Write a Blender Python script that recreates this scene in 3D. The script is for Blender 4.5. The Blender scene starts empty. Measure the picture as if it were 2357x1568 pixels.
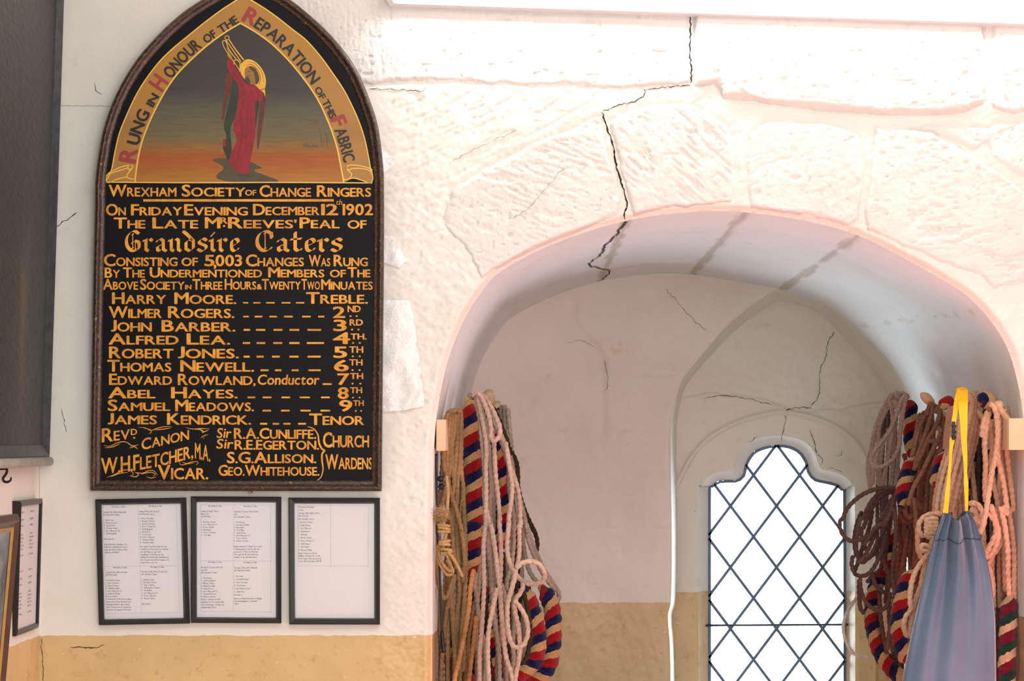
import bpy, bmesh, math, random
import numpy as np
from mathutils import Vector, Matrix
random.seed(7)
C = bpy.context.scene.collection
# ------------------------------------------------------------------ camera
D = 5.2; PPM = 867.0; CX = 1250.0; CY = 1010.0; EYE = 1.6
cam_d = bpy.data.cameras.new('camera'); cam = bpy.data.objects.new('camera', cam_d); C.objects.link(cam)
cam.location = (0, -D, EYE); cam.rotation_euler = (math.pi/2, 0, 0)
cam_d.sensor_width = 36; cam_d.sensor_fit = 'HORIZONTAL'; cam_d.lens = 36*PPM*D/2357
cam_d.shift_x = (2357/2-CX)/2357; cam_d.shift_y = (CY-1568/2)/2357
cam_d.clip_start = 0.05; cam_d.clip_end = 200
bpy.context.scene.camera = cam
# ------------------------------------------------------------------ world, fill lights, exposure
w = bpy.data.worlds.new('overcast_sky'); bpy.context.scene.world = w; w.use_nodes = True
bg = w.node_tree.nodes['Background']; bg.inputs[0].default_value = (0.80, 0.91, 1.0, 1); bg.inputs[1].default_value = 24.0
def area(name, loc, target, sx, sy, power, col, portal=False):
    l = bpy.data.lights.new(name, 'AREA'); l.shape = 'RECTANGLE'; l.size = sx; l.size_y = sy; l.energy = power; l.color = col
    o = bpy.data.objects.new(name, l); C.objects.link(o); o.location = loc
    o.rotation_euler = (Vector(target)-Vector(loc)).to_track_quat('-Z', 'Y').to_euler()
    if portal: l.cycles.is_portal = True
    return o
area('ceiling_fill', (0.6, -2.6, 3.55), (0.3, -0.6, 1.2), 2.4, 1.2, 50, (1.0, 0.985, 0.96))  # added overhead fill for ambient light, no known fitting
area('camera_side_fill', (0.9, -5.9, 1.7), (0.4, 0, 1.6), 1.6, 2.2, 98, (0.97, 0.98, 1.0))  # added soft fill from behind the camera, not an actual window
area('pink_bounce_fill', (1.35, -0.75, 0.45), (0.95, 0.0, 1.9), 0.9, 0.6, 22.0, (1.0, 0.25, 0.26))  # added pink uplight in place of bounce from an unseen red carpet
area('window_daylight_portal', (0.93, 2.95, 1.45), (0.93, 0, 1.4), 0.7, 1.3, 0, (1, 1, 1), True)
vs = bpy.context.scene.view_settings
bpy.context.scene.display_settings.display_device = 'sRGB'
vs.view_transform = 'Standard'; vs.look = 'None'; vs.exposure = 0.0; vs.gamma = 1.0; vs.use_curve_mapping = False
TUBE_STRENGTH = 48.0

# ------------------------------------------------------------------ helpers
def P(px, py, s=1.0):
    "photograph pixel + depth ratio -> world point (s = 1 is the front wall plane)"
    return ((px-CX)/(PPM*s), D*(1/s-1), EYE+(CY-py)/(PPM*s))
def S(y): return D/(D+y)
def lin(r, g, b):
    f = lambda c: c/12.92 if c <= .04045 else ((c+.055)/1.055)**2.4
    return (f(r/255), f(g/255), f(b/255), 1)
class NT:
    def __init__(s, name):
        s.m = bpy.data.materials.new(name); s.m.use_nodes = True; s.t = s.m.node_tree
        s.b = s.t.nodes['Principled BSDF']
    def n(s, typ, **kw):
        x = s.t.nodes.new(typ)
        for k, v in kw.items():
            if k.startswith('i_'):
                key = k[2:]; key = int(key) if key.isdigit() else key.replace('_', ' ')
                x.inputs[key].default_value = v
            else: setattr(x, k, v)
        return x
    def l(s, a, b): s.t.links.new(a, b)
    def coord(s): return s.n('ShaderNodeTexCoord').outputs['Object']
    def noise(s, scale, detail=3, vec=None, rough=.55):
        x = s.n('ShaderNodeTexNoise'); x.inputs['Scale'].default_value = scale; x.inputs['Detail'].default_value = detail
        x.inputs['Roughness'].default_value = rough
        s.l(vec if vec is not None else s.coord(), x.inputs['Vector']); return x.outputs['Fac']
    def ramp(s, fac, stops, interp='LINEAR'):
        x = s.n('ShaderNodeValToRGB'); r = x.color_ramp; r.interpolation = interp
        while len(r.elements) < len(stops): r.elements.new(.5)
        for e, (p, c) in zip(r.elements, stops): e.position = p; e.color = c
        s.l(fac, x.inputs[0]); return x.outputs[0]
    def math(s, op, a, b=0.0):
        x = s.n('ShaderNodeMath', operation=op)
        for i, v in enumerate((a, b)):
            if isinstance(v, (int, float)): x.inputs[i].default_value = v
            else: s.l(v, x.inputs[i])
        return x.outputs[0]
    def mix(s, fac, a, b, mode='MIX'):
        x = s.n('ShaderNodeMix', data_type='RGBA', blend_type=mode)
        for i, v in ((0, fac), (6, a), (7, b)):
            if isinstance(v, (int, float, tuple)): x.inputs[i].default_value = v
            else: s.l(v, x.inputs[i])
        return x.outputs[2]
    def bump(s, h, strength=.3, dist=.002, prev=None):
        x = s.n('ShaderNodeBump'); x.inputs['Strength'].default_value = strength; x.inputs['Distance'].default_value = dist
        s.l(h, x.inputs['Height'])
        if prev is not None: s.l(prev, x.inputs['Normal'])
        return x.outputs[0]
    def out(s, col=None, rough=None, normal=None, metal=None, spec=None):
        b = s.b
        if col is not None:
            if isinstance(col, tuple): b.inputs['Base Color'].default_value = col
            else: s.l(col, b.inputs['Base Color'])
        if rough is not None:
            if isinstance(rough, (int, float)): b.inputs['Roughness'].default_value = rough
            else: s.l(rough, b.inputs['Roughness'])
        if normal is not None: s.l(normal, b.inputs['Normal'])
        if metal is not None: b.inputs['Metallic'].default_value = metal
        if spec is not None: b.inputs['Specular IOR Level'].default_value = spec
        return s.m
def plain(name, col, rough=.5, var=.12, scale=30, bump=.1, metal=0, spec=None, dist=.001):
    t = NT(name); f = t.noise(scale, 4)
    d = tuple(c*(1-var) for c in col[:3])+(1,); e = tuple(min(1, c*(1+var)) for c in col[:3])+(1,)
    c = t.ramp(f, [(.3, d), (.7, e)])
    return t.out(c, rough, t.bump(t.noise(scale*6, 3), bump, dist), metal, spec)

def mesh_from(name, V, F, mat=None, smooth=False, mats=None, midx=None):
    me = bpy.data.meshes.new(name)
    V = np.asarray(V, dtype=np.float32).reshape(-1, 3)
    if isinstance(F, np.ndarray):
        k = F.shape[1]; n = len(F)
        me.vertices.add(len(V)); me.vertices.foreach_set('co', V.ravel())
        me.loops.add(n*k); me.loops.foreach_set('vertex_index', F.astype(np.int32).ravel())
        me.polygons.add(n); me.polygons.foreach_set('loop_start', np.arange(0, n*k, k, dtype=np.int32))
        me.update(calc_edges=True)
    else:
        me.from_pydata([tuple(map(float, v)) for v in V], [], F); me.update()
    for m in (mats or ([mat] if mat else [])): me.materials.append(m)
    if midx is not None: me.polygons.foreach_set('material_index', np.asarray(midx, dtype=np.int32))
    if smooth: me.polygons.foreach_set('use_smooth', np.ones(len(me.polygons), dtype=bool))
    return me
def link(me, name, parent=None, origin=None):
    o = bpy.data.objects.new(name, me); C.objects.link(o)
    if parent is not None:
        o.parent = parent; o.matrix_parent_inverse = Matrix.Translation(-Vector(parent.location))
    elif origin is not None:
        me.transform(Matrix.Translation(-Vector(origin))); o.location = origin
    return o
def fattr(me, name, arr):
    a = me.attributes.new(name, 'FLOAT', 'POINT'); a.data.foreach_set('value', np.asarray(arr, dtype=np.float32))
def fuv(me, uvs):
    "per-vertex uv"
    l = me.uv_layers.new(name='UVMap'); idx = np.zeros(len(me.loops), dtype=np.int32); me.loops.foreach_get('vertex_index', idx)
    l.data.foreach_set('uv', np.asarray(uvs, dtype=np.float32)[idx].ravel())
def thing(name, label, cat, loc, group=None):
    o = bpy.data.objects.new(name, None); C.objects.link(o); o.location = loc; o.empty_display_size = .05
    o['label'] = label; o['category'] = cat
    if group: o['group'] = group
    return o
def tag(o, label, cat, group=None):
    o['label'] = label; o['category'] = cat
    if group: o['group'] = group
    return o
class MB:
    "collects polygons for one mesh object"
    def __init__(s): s.V = []; s.F = []
    def add(s, V, F):
        b = len(s.V); s.V += [tuple(v) for v in V]; s.F += [tuple(i+b for i in f) for f in F]
    def box(s, lo, hi):
        x0, y0, z0 = lo; x1, y1, z1 = hi
        s.add([(x0,y0,z0),(x1,y0,z0),(x1,y1,z0),(x0,y1,z0),(x0,y0,z1),(x1,y0,z1),(x1,y1,z1),(x0,y1,z1)],
              [(0,3,2,1),(4,5,6,7),(0,1,5,4),(1,2,6,5),(2,3,7,6),(3,0,4,7)])
    def quadbox(s, q, t):
        "q: four front corners, t: offset vector to the back"
        q = [Vector(a) for a in q]; r = [a+Vector(t) for a in q]
        s.add(q+r, [(0,1,2,3),(7,6,5,4),(0,4,5,1),(1,5,6,2),(2,6,7,3),(3,7,4,0)])
    def tube(s, pts, r, n=8, cap=True):
        pts = [Vector(p) for p in pts]; m = len(pts); rr = r if isinstance(r, (list, tuple)) else [r]*m
        ref = None; b = len(s.V); V = []
        for i, p in enumerate(pts):
            t = (pts[min(i+1, m-1)]-pts[max(i-1, 0)]).normalized()
            if ref is None: ref = t.orthogonal().normalized()
            ref = (ref-t*ref.dot(t)).normalized(); q = t.cross(ref)
            for k in range(n):
                a = 2*math.pi*k/n; V.append(p+(ref*math.cos(a)+q*math.sin(a))*rr[i])
        F = [(i*n+k, i*n+(k+1) % n, (i+1)*n+(k+1) % n, (i+1)*n+k) for i in range(m-1) for k in range(n)]
        if cap: F += [tuple(range(n-1, -1, -1)), tuple(range((m-1)*n, m*n))]
        s.add(V, F)
    def build(s, name, mat, parent=None, origin=None, smooth=False, bevel=0):
        me = mesh_from(name, s.V, s.F, mat)
        if bevel:
            bm = bmesh.new(); bm.from_mesh(me); bmesh.ops.bevel(bm, geom=bm.edges[:], offset=bevel, segments=2, affect='EDGES', profile=.6)
            bm.to_mesh(me); bm.free()
        if smooth: me.polygons.foreach_set('use_smooth', [True]*len(me.polygons))
        return link(me, name, parent, origin)
# ---- numpy noise
def _h(ix, iy, seed):
    n = (ix.astype(np.int64)*374761393+iy.astype(np.int64)*668265263+seed*1442695041) & 0x7fffffff
    n = ((n ^ (n >> 13))*1274126177) & 0x7fffffff
    return ((n ^ (n >> 16)) & 0xffff)/32767.5-1
def vn(x, y, seed=0):
    x = np.asarray(x, float); y = np.asarray(y, float)
    ix = np.floor(x); iy = np.floor(y); fx = x-ix; fy = y-iy
    fx = fx*fx*(3-2*fx); fy = fy*fy*(3-2*fy)
    a = _h(ix, iy, seed); b = _h(ix+1, iy, seed); c = _h(ix, iy+1, seed); d = _h(ix+1, iy+1, seed)
    return (a*(1-fx)+b*fx)*(1-fy)+(c*(1-fx)+d*fx)*fy
def fbm(x, y, seed=0, o=4, g=.5):
    r = 0; a = 1; t = 0
    for i in range(o): r = r+a*vn(x*2**i, y*2**i, seed+i*17); t += a; a *= g
    return r/t
def sm(t): t = np.clip(t, 0, 1); return t*t*(3-2*t)
def inside(px, py, poly):
    r = np.zeros(px.shape, bool); n = len(poly)
    for i in range(n):
        x0, y0 = poly[i]; x1, y1 = poly[(i+1) % n]
        if y0 == y1: continue
        c = ((y0 > py) != (y1 > py)) & (px < (x1-x0)*(py-y0)/(y1-y0)+x0); r ^= c
    return r
def nearest(px, py, line, closed=False):
    best = np.full(px.shape, 1e18); bx = np.zeros(px.shape); by = np.zeros(px.shape)
    n = len(line)
    for i in range(n if closed else n-1):
        x0, y0 = line[i]; x1, y1 = line[(i+1) % n]; dx, dy = x1-x0, y1-y0; L = dx*dx+dy*dy+1e-9
        t = np.clip(((px-x0)*dx+(py-y0)*dy)/L, 0, 1); qx = x0+t*dx; qy = y0+t*dy
        d = (px-qx)**2+(py-qy)**2; m = d < best
        best = np.where(m, d, best); bx = np.where(m, qx, bx); by = np.where(m, qy, by)
    return np.sqrt(best), bx, by
def smooth_line(pts, n=None, step=None, closed=False):
    "Catmull-Rom (centripetal-ish) through points of any dimension, resampled evenly"
    p = np.asarray(pts, float); k = len(p)
    if k == 2: q = p
    else:
        if closed: e = np.vstack([p[-1], p, p[0], p[1]])
        else: e = np.vstack([2*p[0]-p[1], p, 2*p[-1]-p[-2]])
        out = []
        for i in range(1, len(e)-2):
            t = np.linspace(0, 1, 14, endpoint=False)[:, None]
            a, b, c, d = e[i-1], e[i], e[i+1], e[i+2]
            out.append(.5*((2*b)+(-a+c)*t+(2*a-5*b+4*c-d)*t**2+(-a+3*b-3*c+d)*t**3))
        q = np.vstack(out+[e[-2][None]])
    dl = np.linalg.norm(np.diff(q, axis=0), axis=1); cum = np.concatenate([[0], np.cumsum(dl)])
    if n is None: n = max(2, int(round(cum[-1]/step))+1)
    u = np.linspace(0, cum[-1], n)
    return np.stack([np.interp(u, cum, q[:, j]) for j in range(q.shape[1])], 1)

# ------------------------------------------------------------------ wall paint
def paint(name, base, base2, low, low2, bump=.35, pit=True, fine=260, gloss=.55):
    t = NT(name); co = t.coord()
    a = t.n('ShaderNodeAttribute', attribute_name='dado').outputs['Fac']
    mo = t.n('ShaderNodeAttribute', attribute_name='mortar').outputs['Fac']
    e = t.math('ADD', a, t.math('MULTIPLY', t.math('SUBTRACT', t.noise(22, 4, co), .5), .012))
    up = t.ramp(t.noise(2.2, 5, co), [(.3, base), (.7, base2)])
    st = t.ramp(t.noise(9, 6, co, .7), [(.60, (1, 1, 1, 1)), (.74, lin(236, 230, 214))])
    up = t.mix(.75, up, st, 'MULTIPLY')
    up = t.mix(mo, up, lin(176, 170, 154))
    dn = t.ramp(t.noise(5, 5, co), [(.3, low), (.7, low2)])
    dn = t.mix(.7, dn, t.ramp(t.noise(26, 5, co, .7), [(.56, (1, 1, 1, 1)), (.70, (.72, .62, .5, 1))]), 'MULTIPLY')
    dn = t.mix(t.math('GREATER_THAN', t.noise(46, 3, co, .8), .69), dn, lin(232, 214, 184))
    below = t.math('LESS_THAN', e, 0.0)
    col = t.mix(below, up, dn)
    b1 = t.bump(t.noise(fine, 4, co, .65), bump, .0012)
    b2 = t.bump(t.noise(60, 5, co, .6), bump*.8, .003, b1)
    return t.out(col, t.math('SUBTRACT', .72, t.math('MULTIPLY', below, .3)), b2, spec=.3)
M_front = paint('cream_limewash', lin(227, 223, 215), lin(235, 232, 226), lin(205, 175, 125), lin(219, 190, 140), .25)
M_stone = paint('white_limewashed_stone', lin(221, 217, 213), lin(231, 228, 224), lin(205, 175, 125), lin(219, 190, 140), .85, fine=190)
M_tunnel = paint('pale_limewash_recess', lin(216, 219, 220), lin(228, 230, 230), lin(170, 140, 108), lin(190, 158, 120), .25)
M_back = paint('warm_limewash_recess', lin(222, 215, 202), lin(231, 225, 214), lin(205, 178, 135), lin(216, 190, 150), .3)
M_crack = plain('dark_crack', (.02, .018, .016, 1), .95)
# ------------------------------------------------------------------ masonry height fields
def heightfield(xs, ys, y0, hole, hfun, s0, chamf=.010, rad=14, limit=None, dado=None, cellmask=None):
    """grid in photograph pixels on plane y0 (depth), h>0 towards the camera; hole = closed polygon cut out"""
    PX, PY = np.meshgrid(np.asarray(xs, float), np.asarray(ys, float))
    H = hfun(PX, PY)
    keep = np.ones((len(ys)-1, len(xs)-1), bool)
    if hole is not None:
        ins = inside(PX, PY, hole)
        a = ins[:-1, :-1] & ins[1:, :-1] & ins[:-1, 1:] & ins[1:, 1:]
        keep &= ~a
        hb = np.asarray(hole); bb = (PX > hb[:, 0].min()-90) & (PX < hb[:, 0].max()+90) & (PY > hb[:, 1].min()-90)
        d = np.full(PX.shape, 1e3); qx = PX.copy(); qy = PY.copy()
        dd, xx, yy = nearest(PX[bb], PY[bb], hole, True); d[bb] = dd; qx[bb] = xx; qy[bb] = yy
        step = 4.5
        t = np.where(ins, 0, sm(d/rad)); H = H*t-chamf*(1-t)
        near = ins | (d < step*.35)
        PX = np.where(near, qx, PX); PY = np.where(near, qy, PY)
    if limit is not None:
        cx = (PX[:-1, :-1]+PX[1:, 1:])/2; cy = (PY[:-1, :-1]+PY[1:, 1:])/2
        keep &= limit(cx, cy)
    X = (PX-CX)/(PPM*s0); Z = EYE+(CY-PY)/(PPM*s0); Y = y0-H
    nx = len(xs); jj, ii = np.nonzero(keep)
    v00 = jj*nx+ii; F = np.stack([v00+nx, v00+nx+1, v00+1, v00], 1)
    V = np.stack([X.ravel(), Y.ravel(), Z.ravel()], 1)
    used = np.zeros(len(V), bool); used[F.ravel()] = True; remap = np.cumsum(used)-1
    return V[used], remap[F], used, PX, PY, H
def field_object(name, V, F, mat, parent=None, dado=None, mortar=None):
    me = mesh_from(name, V, F, mat, smooth=True)
    if dado is not None: fattr(me, 'dado', V[:, 2]-dado(V))
    if mortar is not None: fattr(me, 'mortar', mortar)
    return link(me, name, parent)

ARCH = [(993,1950),(994,1500),(996,1100),(1000,1000),(1008,930),(1030,830),(1065,740),(1110,668),(1150,625),(1250,570),(1350,532),
        (1440,507),(1540,491),(1640,484),(1720,487),(1860,507),(1990,545),(2130,618),(2230,680),(2290,745),(2325,805),(2347,880),(2359,960),(2364,1100),(2366,1500),(2366,1950)]
arch = smooth_line(ARCH, n=240); arch_poly = [tuple(p) for p in arch]
STONES = [
 [(1108,640),(1085,590),(1010,500),(1035,435),(1180,352),(1372,268),(1386,272),(1392,330),(1415,400),(1430,465),(1424,494),(1300,543),(1180,598)],
 [(1398,278),(1500,240),(1600,243),(1672,285),(1692,350),(1699,430),(1686,468),(1550,478),(1458,497),(1447,455),(1428,370)],
 [(1724,310),(1760,280),(1900,278),(1976,305),(1990,400),(1972,500),(1955,520),(1850,496),(1730,478),(1718,400)],
 [(2014,292),(2140,305),(2235,360),(2340,425),(2420,500),(2410,640),(2285,668),(2262,636),(2130,590),(1996,528),(1992,470),(2004,398)],
 [(600,-130),(1584,-130),(1584,188),(1390,203),(1180,193),(1040,187),(870,192),(760,196),(600,200)],
 [(1600,-130),(2262,-130),(2262,236),(2200,258),(2030,262),(1860,250),(1668,222),(1645,188),(1602,193)],
 [(2278,-130),(2500,-130),(2500,250),(2330,266),(2288,246)],
 [(2060,292),(2160,286),(2280,296),(2284,318),(2240,346),(2150,304)],
 [(2296,282),(2500,276),(2500,480),(2405,440),(2285,360),(2262,305)]]
STONES = [[tuple(p) for p in smooth_line(s, n=max(60, len(s)*8), closed=True)][:-1] if False else s for s in STONES]
ANG = [.35, .75, -.6, -.12, 1.45, .1, .2, .9, -.7]
PROUD = [.004, .006, .005, .007, .003, .017, .013, .002, .003]
def rough_zone(x): return sm((x-820)/140)
def relief_base(PX, PY):
    r = rough_zone(PX)
    h = .0045*fbm(PX/190, PY/190, 3)+.0012*fbm(PX/55, PY/55, 5)
    h = h+r*(.0022*fbm(PX/26, PY/26, 9)+.0016*fbm(PX/9, PY/9, 12, 3)-.004*sm((vn(PX/11, PY/7, 14)-.74)/.15)-.0022*sm((fbm((PX*.9-PY*.45)/42, (PY*.9+PX*.45)/6, 15, 2)-.25)/.2))
    # rough dressed area left of the arch: strong cross tooling
    z = r*sm((PY-380)/120)*sm((1120-PX)/60)
    u = PX*.8+PY*.6; v = -PX*.6+PY*.8
    h = h+z*(.0045*np.abs(fbm(u/34, v/10, 21, 3))+.0030*np.abs(fbm(u/9, v/30, 31, 3)))
    z2 = r*sm((PY-560)/60)*sm((PX-2200)/60)
    h = h+z2*(.006*np.abs(fbm(u/12, v/40, 41, 3)))
    # tooling to the right of the peal board, near vertical strokes
    z3 = sm((PX-690)/60)*sm((1000-PX)/120)*sm((200-PY)/40)
    h = h-z3*.0035*sm((fbm((PX+PY*.25)/13, PY/75, 51, 2)-.12)/.25)
    # peeled plaster by the left board
    h = h+.002*sm(1-np.abs(PX-165-(PY-520)*-.9)/14)*sm(1-np.abs(PY-505)/40)
    return h
def relief_stone(i, PX, PY):
    a = ANG[i]; u = PX*math.cos(a)+PY*math.sin(a); v = -PX*math.sin(a)+PY*math.cos(a)
    h = .003*fbm(PX/120, PY/120, 60+i)+.0011*fbm(PX/28, PY/28, 70+i)
    k = 1.15*[.0022, .0040, .0024, .0042, .0016, .0012, .0016, .0012, .003][i]
    h = h-k*sm((fbm(u/34, v/6, 80+i, 2)-.12)/.3)*(.1+.9*sm(fbm(PX/90, PY/90, 93+i)*2.2+.45))
    h = h-.0045*sm((vn(PX/9, PY/6, 90+i)-.74)/.15)+.0009*fbm(PX/5, PY/4.5, 97+i, 2)            # pits
    h = h-.006*sm((vn(PX/30, PY/17, 95+i)-.84)/.12)           # deeper chips
    return h+.0007*fbm(PX/8, PY/8, 99+i, 3)
def front_dado(V): return 1.6-(1463-1010)/PPM+np.zeros(len(V))
fine = 4
xs = np.concatenate([[90, 92], np.arange(96, 2441, fine), np.linspace(2470, 3450, 14)])
ys = np.concatenate([np.linspace(-770, -40, 14), np.arange(-24, 1601, fine), np.linspace(1660, 2397, 10)])
SD = {}
def stone_dist(PX, PY, poly):
    d, _, _ = nearest(PX, PY, poly, True); return np.where(inside(PX, PY, poly), d, -d)
def base_h(PX, PY):
    h = relief_base(PX, PY)
    for i, p in enumerate(STONES):
        bb = np.asarray(p); m = (PX > bb[:, 0].min()-30) & (PX < bb[:, 0].max()+30) & (PY > bb[:, 1].min()-30) & (PY < bb[:, 1].max()+30)
        d = stone_dist(PX[m], PY[m], p); h[m] -= (.004 if i not in (5,) else .014)*sm((d+11+4*fbm(PX[m]/30, PY[m]/30, 600+i))/12)
    return h
V, F, used, gPX, gPY, gH = heightfield(xs, ys, 0, arch_poly, base_h, 1.0, chamf=.022, rad=15)
# drop the hidden base behind the middle of each stone
cen = V[F].mean(1); cpx = cen[:, 0]*PPM+CX; cpy = CY-(cen[:, 2]-EYE)*PPM; dropm = np.zeros(len(F), bool)
for p in STONES: dropm |= stone_dist(cpx, cpy, p) > 34
wall_front = field_object('wall_front', V, F[~dropm], M_front, None, front_dado, np.zeros(len(V)))
wall_front['kind'] = 'structure'
topH = gH.copy(); OX, OY = np.meshgrid(xs.astype(float), ys.astype(float))
for i, p in enumerate(STONES):
    bb = np.asarray(p); x0, x1, y0_, y1 = bb[:, 0].min()-13, bb[:, 0].max()+13, bb[:, 1].min()-13, bb[:, 1].max()+13
    sx = np.arange(max(x0, 650), min(x1, 2440), 3.0); sy = np.arange(max(y0_, -40), y1, 3.0)
    def hf(PX, PY, p=p, i=i):
        j = 3+7*fbm(PX/60, PY/60, 230+i)+3.5*fbm(PX/14, PY/14, 200+i); d = stone_dist(PX, PY, p)+j
        rim = 0
        return -.012+(.012+PROUD[i])*sm((d+3)/(15+8*vn(PX/45, PY/45, 240+i)))**.8+rim+relief_stone(i, PX, PY)*sm(d/18)
    sV, sF, su, sPX, sPY, sH = heightfield(sx, sy, 0, arch_poly, hf, 1.0, chamf=.022, rad=15, limit=lambda cx, cy, p=p: stone_dist(cx, cy, p) > -12)
    if len(sF): field_object('stone', sV, sF, M_stone, wall_front, front_dado, np.zeros(len(sV)))
    m = (OX > x0) & (OX < x1) & (OY > y0_) & (OY < y1); hh = hf(OX[m], OY[m]); hh = np.where(stone_dist(OX[m], OY[m], p) > -12, hh, -1)
    topH[m] = np.maximum(topH[m], hh)
def wall_h(px, py):
    i = np.clip(np.searchsorted(xs, px)-1, 0, len(xs)-2); j = np.clip(np.searchsorted(ys, py)-1, 0, len(ys)-2)
    return float(topH[j:j+2, i:i+2].max())
# cracks: thin dark fissures lying in the face
def crack(line, width, parent, place, name='crack', jag=2.0, seed=1):
    q = smooth_line(line, step=6); mb = MB(); rnd = random.Random(seed)
    L = []; 
    for k, (x, y) in enumerate(q):
        t = q[min(k+1, len(q)-1)]-q[max(k-1, 0)]; t = t/np.linalg.norm(t); nrm = np.array([-t[1], t[0]])
        c = np.array([x, y])+nrm*rnd.uniform(-jag, jag); ww = width*(.35+rnd.random()*.8)*(.3 if k in (0, len(q)-1) else 1)
        L.append((c-nrm*ww/2, c, c+nrm*ww/2))
    V_ = []; 
    for a, c, b in L: V_ += [place(*a, 0.0007), place(*c, -.0006), place(*b, 0.0007)]
    F_ = [(3*i+j, 3*i+3+j, 3*i+4+j, 3*i+1+j) for i in range(len(L)-1) for j in (0, 1)]
    mb.add(V_, F_); return mb.build(name, M_crack, parent)
def on_front(x, y, o):
    h = wall_h(x, y)+.001+o; return P(x, y, S(-h))
for k, (ln, wd) in enumerate([
   ([(1588,20),(1590,70),(1588,120),(1591,160),(1590,192)], 3.4),
   ([(1590,196),(1540,200),(1487,206),(1486,216),(1462,234),(1430,240),(1387,257)], 2.2),
   ([(1386,258),(1398,295),(1412,340),(1420,385),(1432,425),(1444,466),(1438,490),(1440,506)], 4.2),
   ([(129,524),(150,508),(178,488)], 2.0), ([(217,190),(220,205),(234,218)], 1.6),
   ([(850,203),(900,206),(980,210)], 1.4), ([(130,244),(200,243),(260,244)], .4),
   ([(160,1490),(205,1492),(240,1486)], 2.4), ([(94,1470),(97,1520),(100,1570)], 1.4),
   ([(1180,505),(1215,480),(1245,448),(1290,396),(1310,385)], .7), ([(142,940),(148,970),(154,996)], 1.2),
   ([(1190,300),(1120,330),(1040,372)], .8)]):
    crack(ln, wd, wall_front, on_front, seed=k)

# ---- deep arched recess: front curve -> rear curve
s2 = .723; y2 = D*(1/s2-1); s3 = .68; y3 = D*(1/s3-1)
def m2(p): return (CX+(p[0]-CX)*s2, CY+(p[1]-CY)*s2)
RP = {1990:(1802,668), 2130:(1905,704), 2230:(1990,772), 2290:(2040,822), 2325:(2069,861), 2347:(2090,897), 2359:(2101,935), 2364:(2105,1075), 2366:None}
def rear_of(p):
    x, y = p
    if x in RP: return RP[x] or (2106, m2(p)[1])
    return m2(p)
# parametrise both curves by the same control points
cp = np.array([tuple(p)+tuple(rear_of(p)) for p in ARCH], float)
both = smooth_line(cp, n=420)
def tunnel_uv(u, v):
    "u 0..1 along the arch, v 0..1 from front to rear -> world xyz (no relief)"
    f = both[np.clip((u*(len(both)-1)).astype(int), 0, len(both)-1)]
    g = both[np.clip((u*(len(both)-1)).astype(int)+1, 0, len(both)-1)]
    w_ = (u*(len(both)-1))%1; b = f*(1-w_)[..., None]+g*w_[..., None]
    fx = (b[..., 0]-CX)/PPM; fz = EYE+(CY-b[..., 1])/PPM; rx = (b[..., 2]-CX)/(PPM*s2); rz = EYE+(CY-b[..., 3])/(PPM*s2)
    y = .022+(y2+.012-.022)*v
    return np.stack([fx+(rx-fx)*v, y, fz+(rz-fz)*v], -1)
nu, nv = 420, 110
U, W = np.meshgrid(np.linspace(0, 1, nu), np.linspace(0, 1, nv)**1.15, indexing='ij')
T = tunnel_uv(U, W)
dU = np.gradient(T, axis=0); dV = np.gradient(T, axis=1); N = np.cross(dU, dV); N /= np.linalg.norm(N, axis=-1, keepdims=True)+1e-9
ctr = np.array([.45, 1, 1.2]); flip = np.sum(N*(ctr-T), -1, keepdims=True) < 0; N = np.where(flip, -N, N)
arcl = np.concatenate([[0], np.cumsum(np.linalg.norm(np.diff(T[:, 0], axis=0), axis=1))])[:, None]+0*W; dep = T[..., 1]
# joints of the arch soffit, given as front u and rear u of each
def u_at(px, side=0, py=None):
    a = both[:, 0+2*side]; b = both[:, 1+2*side]; m = b < (1200 if side == 0 else 900); k = np.where(m)[0]
    return k[np.argmin(np.abs(a[k]-px))]/(len(both)-1)
joints = [(u_at(1442), u_at(1385, 1)), (u_at(1712), u_at(1592, 1)), (u_at(1975), u_at(1800, 1)), (u_at(2262), u_at(1990, 1)-.01)]
jd = np.full(U.shape, 9.0)
for a, b in joints:
    uj = a+(b-a)*W; dj = np.abs(U-uj)*arcl.max(); jd = np.minimum(jd, dj)
jw = .010+.010*vn(U*60, W*14, 400)
mort = sm((jw+.006-jd)/.008)*.8
mort = mort*np.where(U > joints[3][0]-.04, .45*sm(vn(U*160, W*30, 55)*2), 1)
nz = .004*fbm(arcl*5, dep*3, 410)+.0016*fbm(arcl*22, dep*14, 412)-.003*mort
nz = nz+.004*sm(W*40)*0
T = T+N*(nz*sm(W*60)*sm((1-W)*30))[..., None]
def tun_dado(V):
    v = np.clip(V[:, 1]/y2, 0, 1); right = V[:, 0] > .5
    return np.where(right, 1.125, 1.0775)*(1-v)+.998*v
wall_recess = None
cuts = [0.0]+[(a+b)/2 for a, b in joints]+[1.0]
idx = np.arange(nu*nv).reshape(nu, nv)
def tun_piece(mask):
    F_ = np.stack([idx[:-1, :-1], idx[1:, :-1], idx[1:, 1:], idx[:-1, 1:]], -1)[mask]
    V_ = T.reshape(-1, 3); us = np.zeros(len(V_), bool); us[F_.ravel()] = True; rm = np.cumsum(us)-1
    return V_[us], rm[F_], mort.ravel()[us]
uc = (U[:-1, :-1]+U[1:, 1:])/2; wc = (W[:-1, :-1]+W[1:, 1:])/2
seg = np.zeros(uc.shape, int)
for a, b in joints[:3]: seg += (uc > a+(b-a)*wc)
for k in range(4):
    V_, F_, mo = tun_piece(seg == k)
    if k == 0: wall_recess = field_object('wall_recess', V_, F_, M_tunnel, None, tun_dado, mo); wall_recess['kind'] = 'structure'
    else: field_object('stone', V_, F_, M_tunnel, wall_recess, tun_dado, mo)
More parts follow.
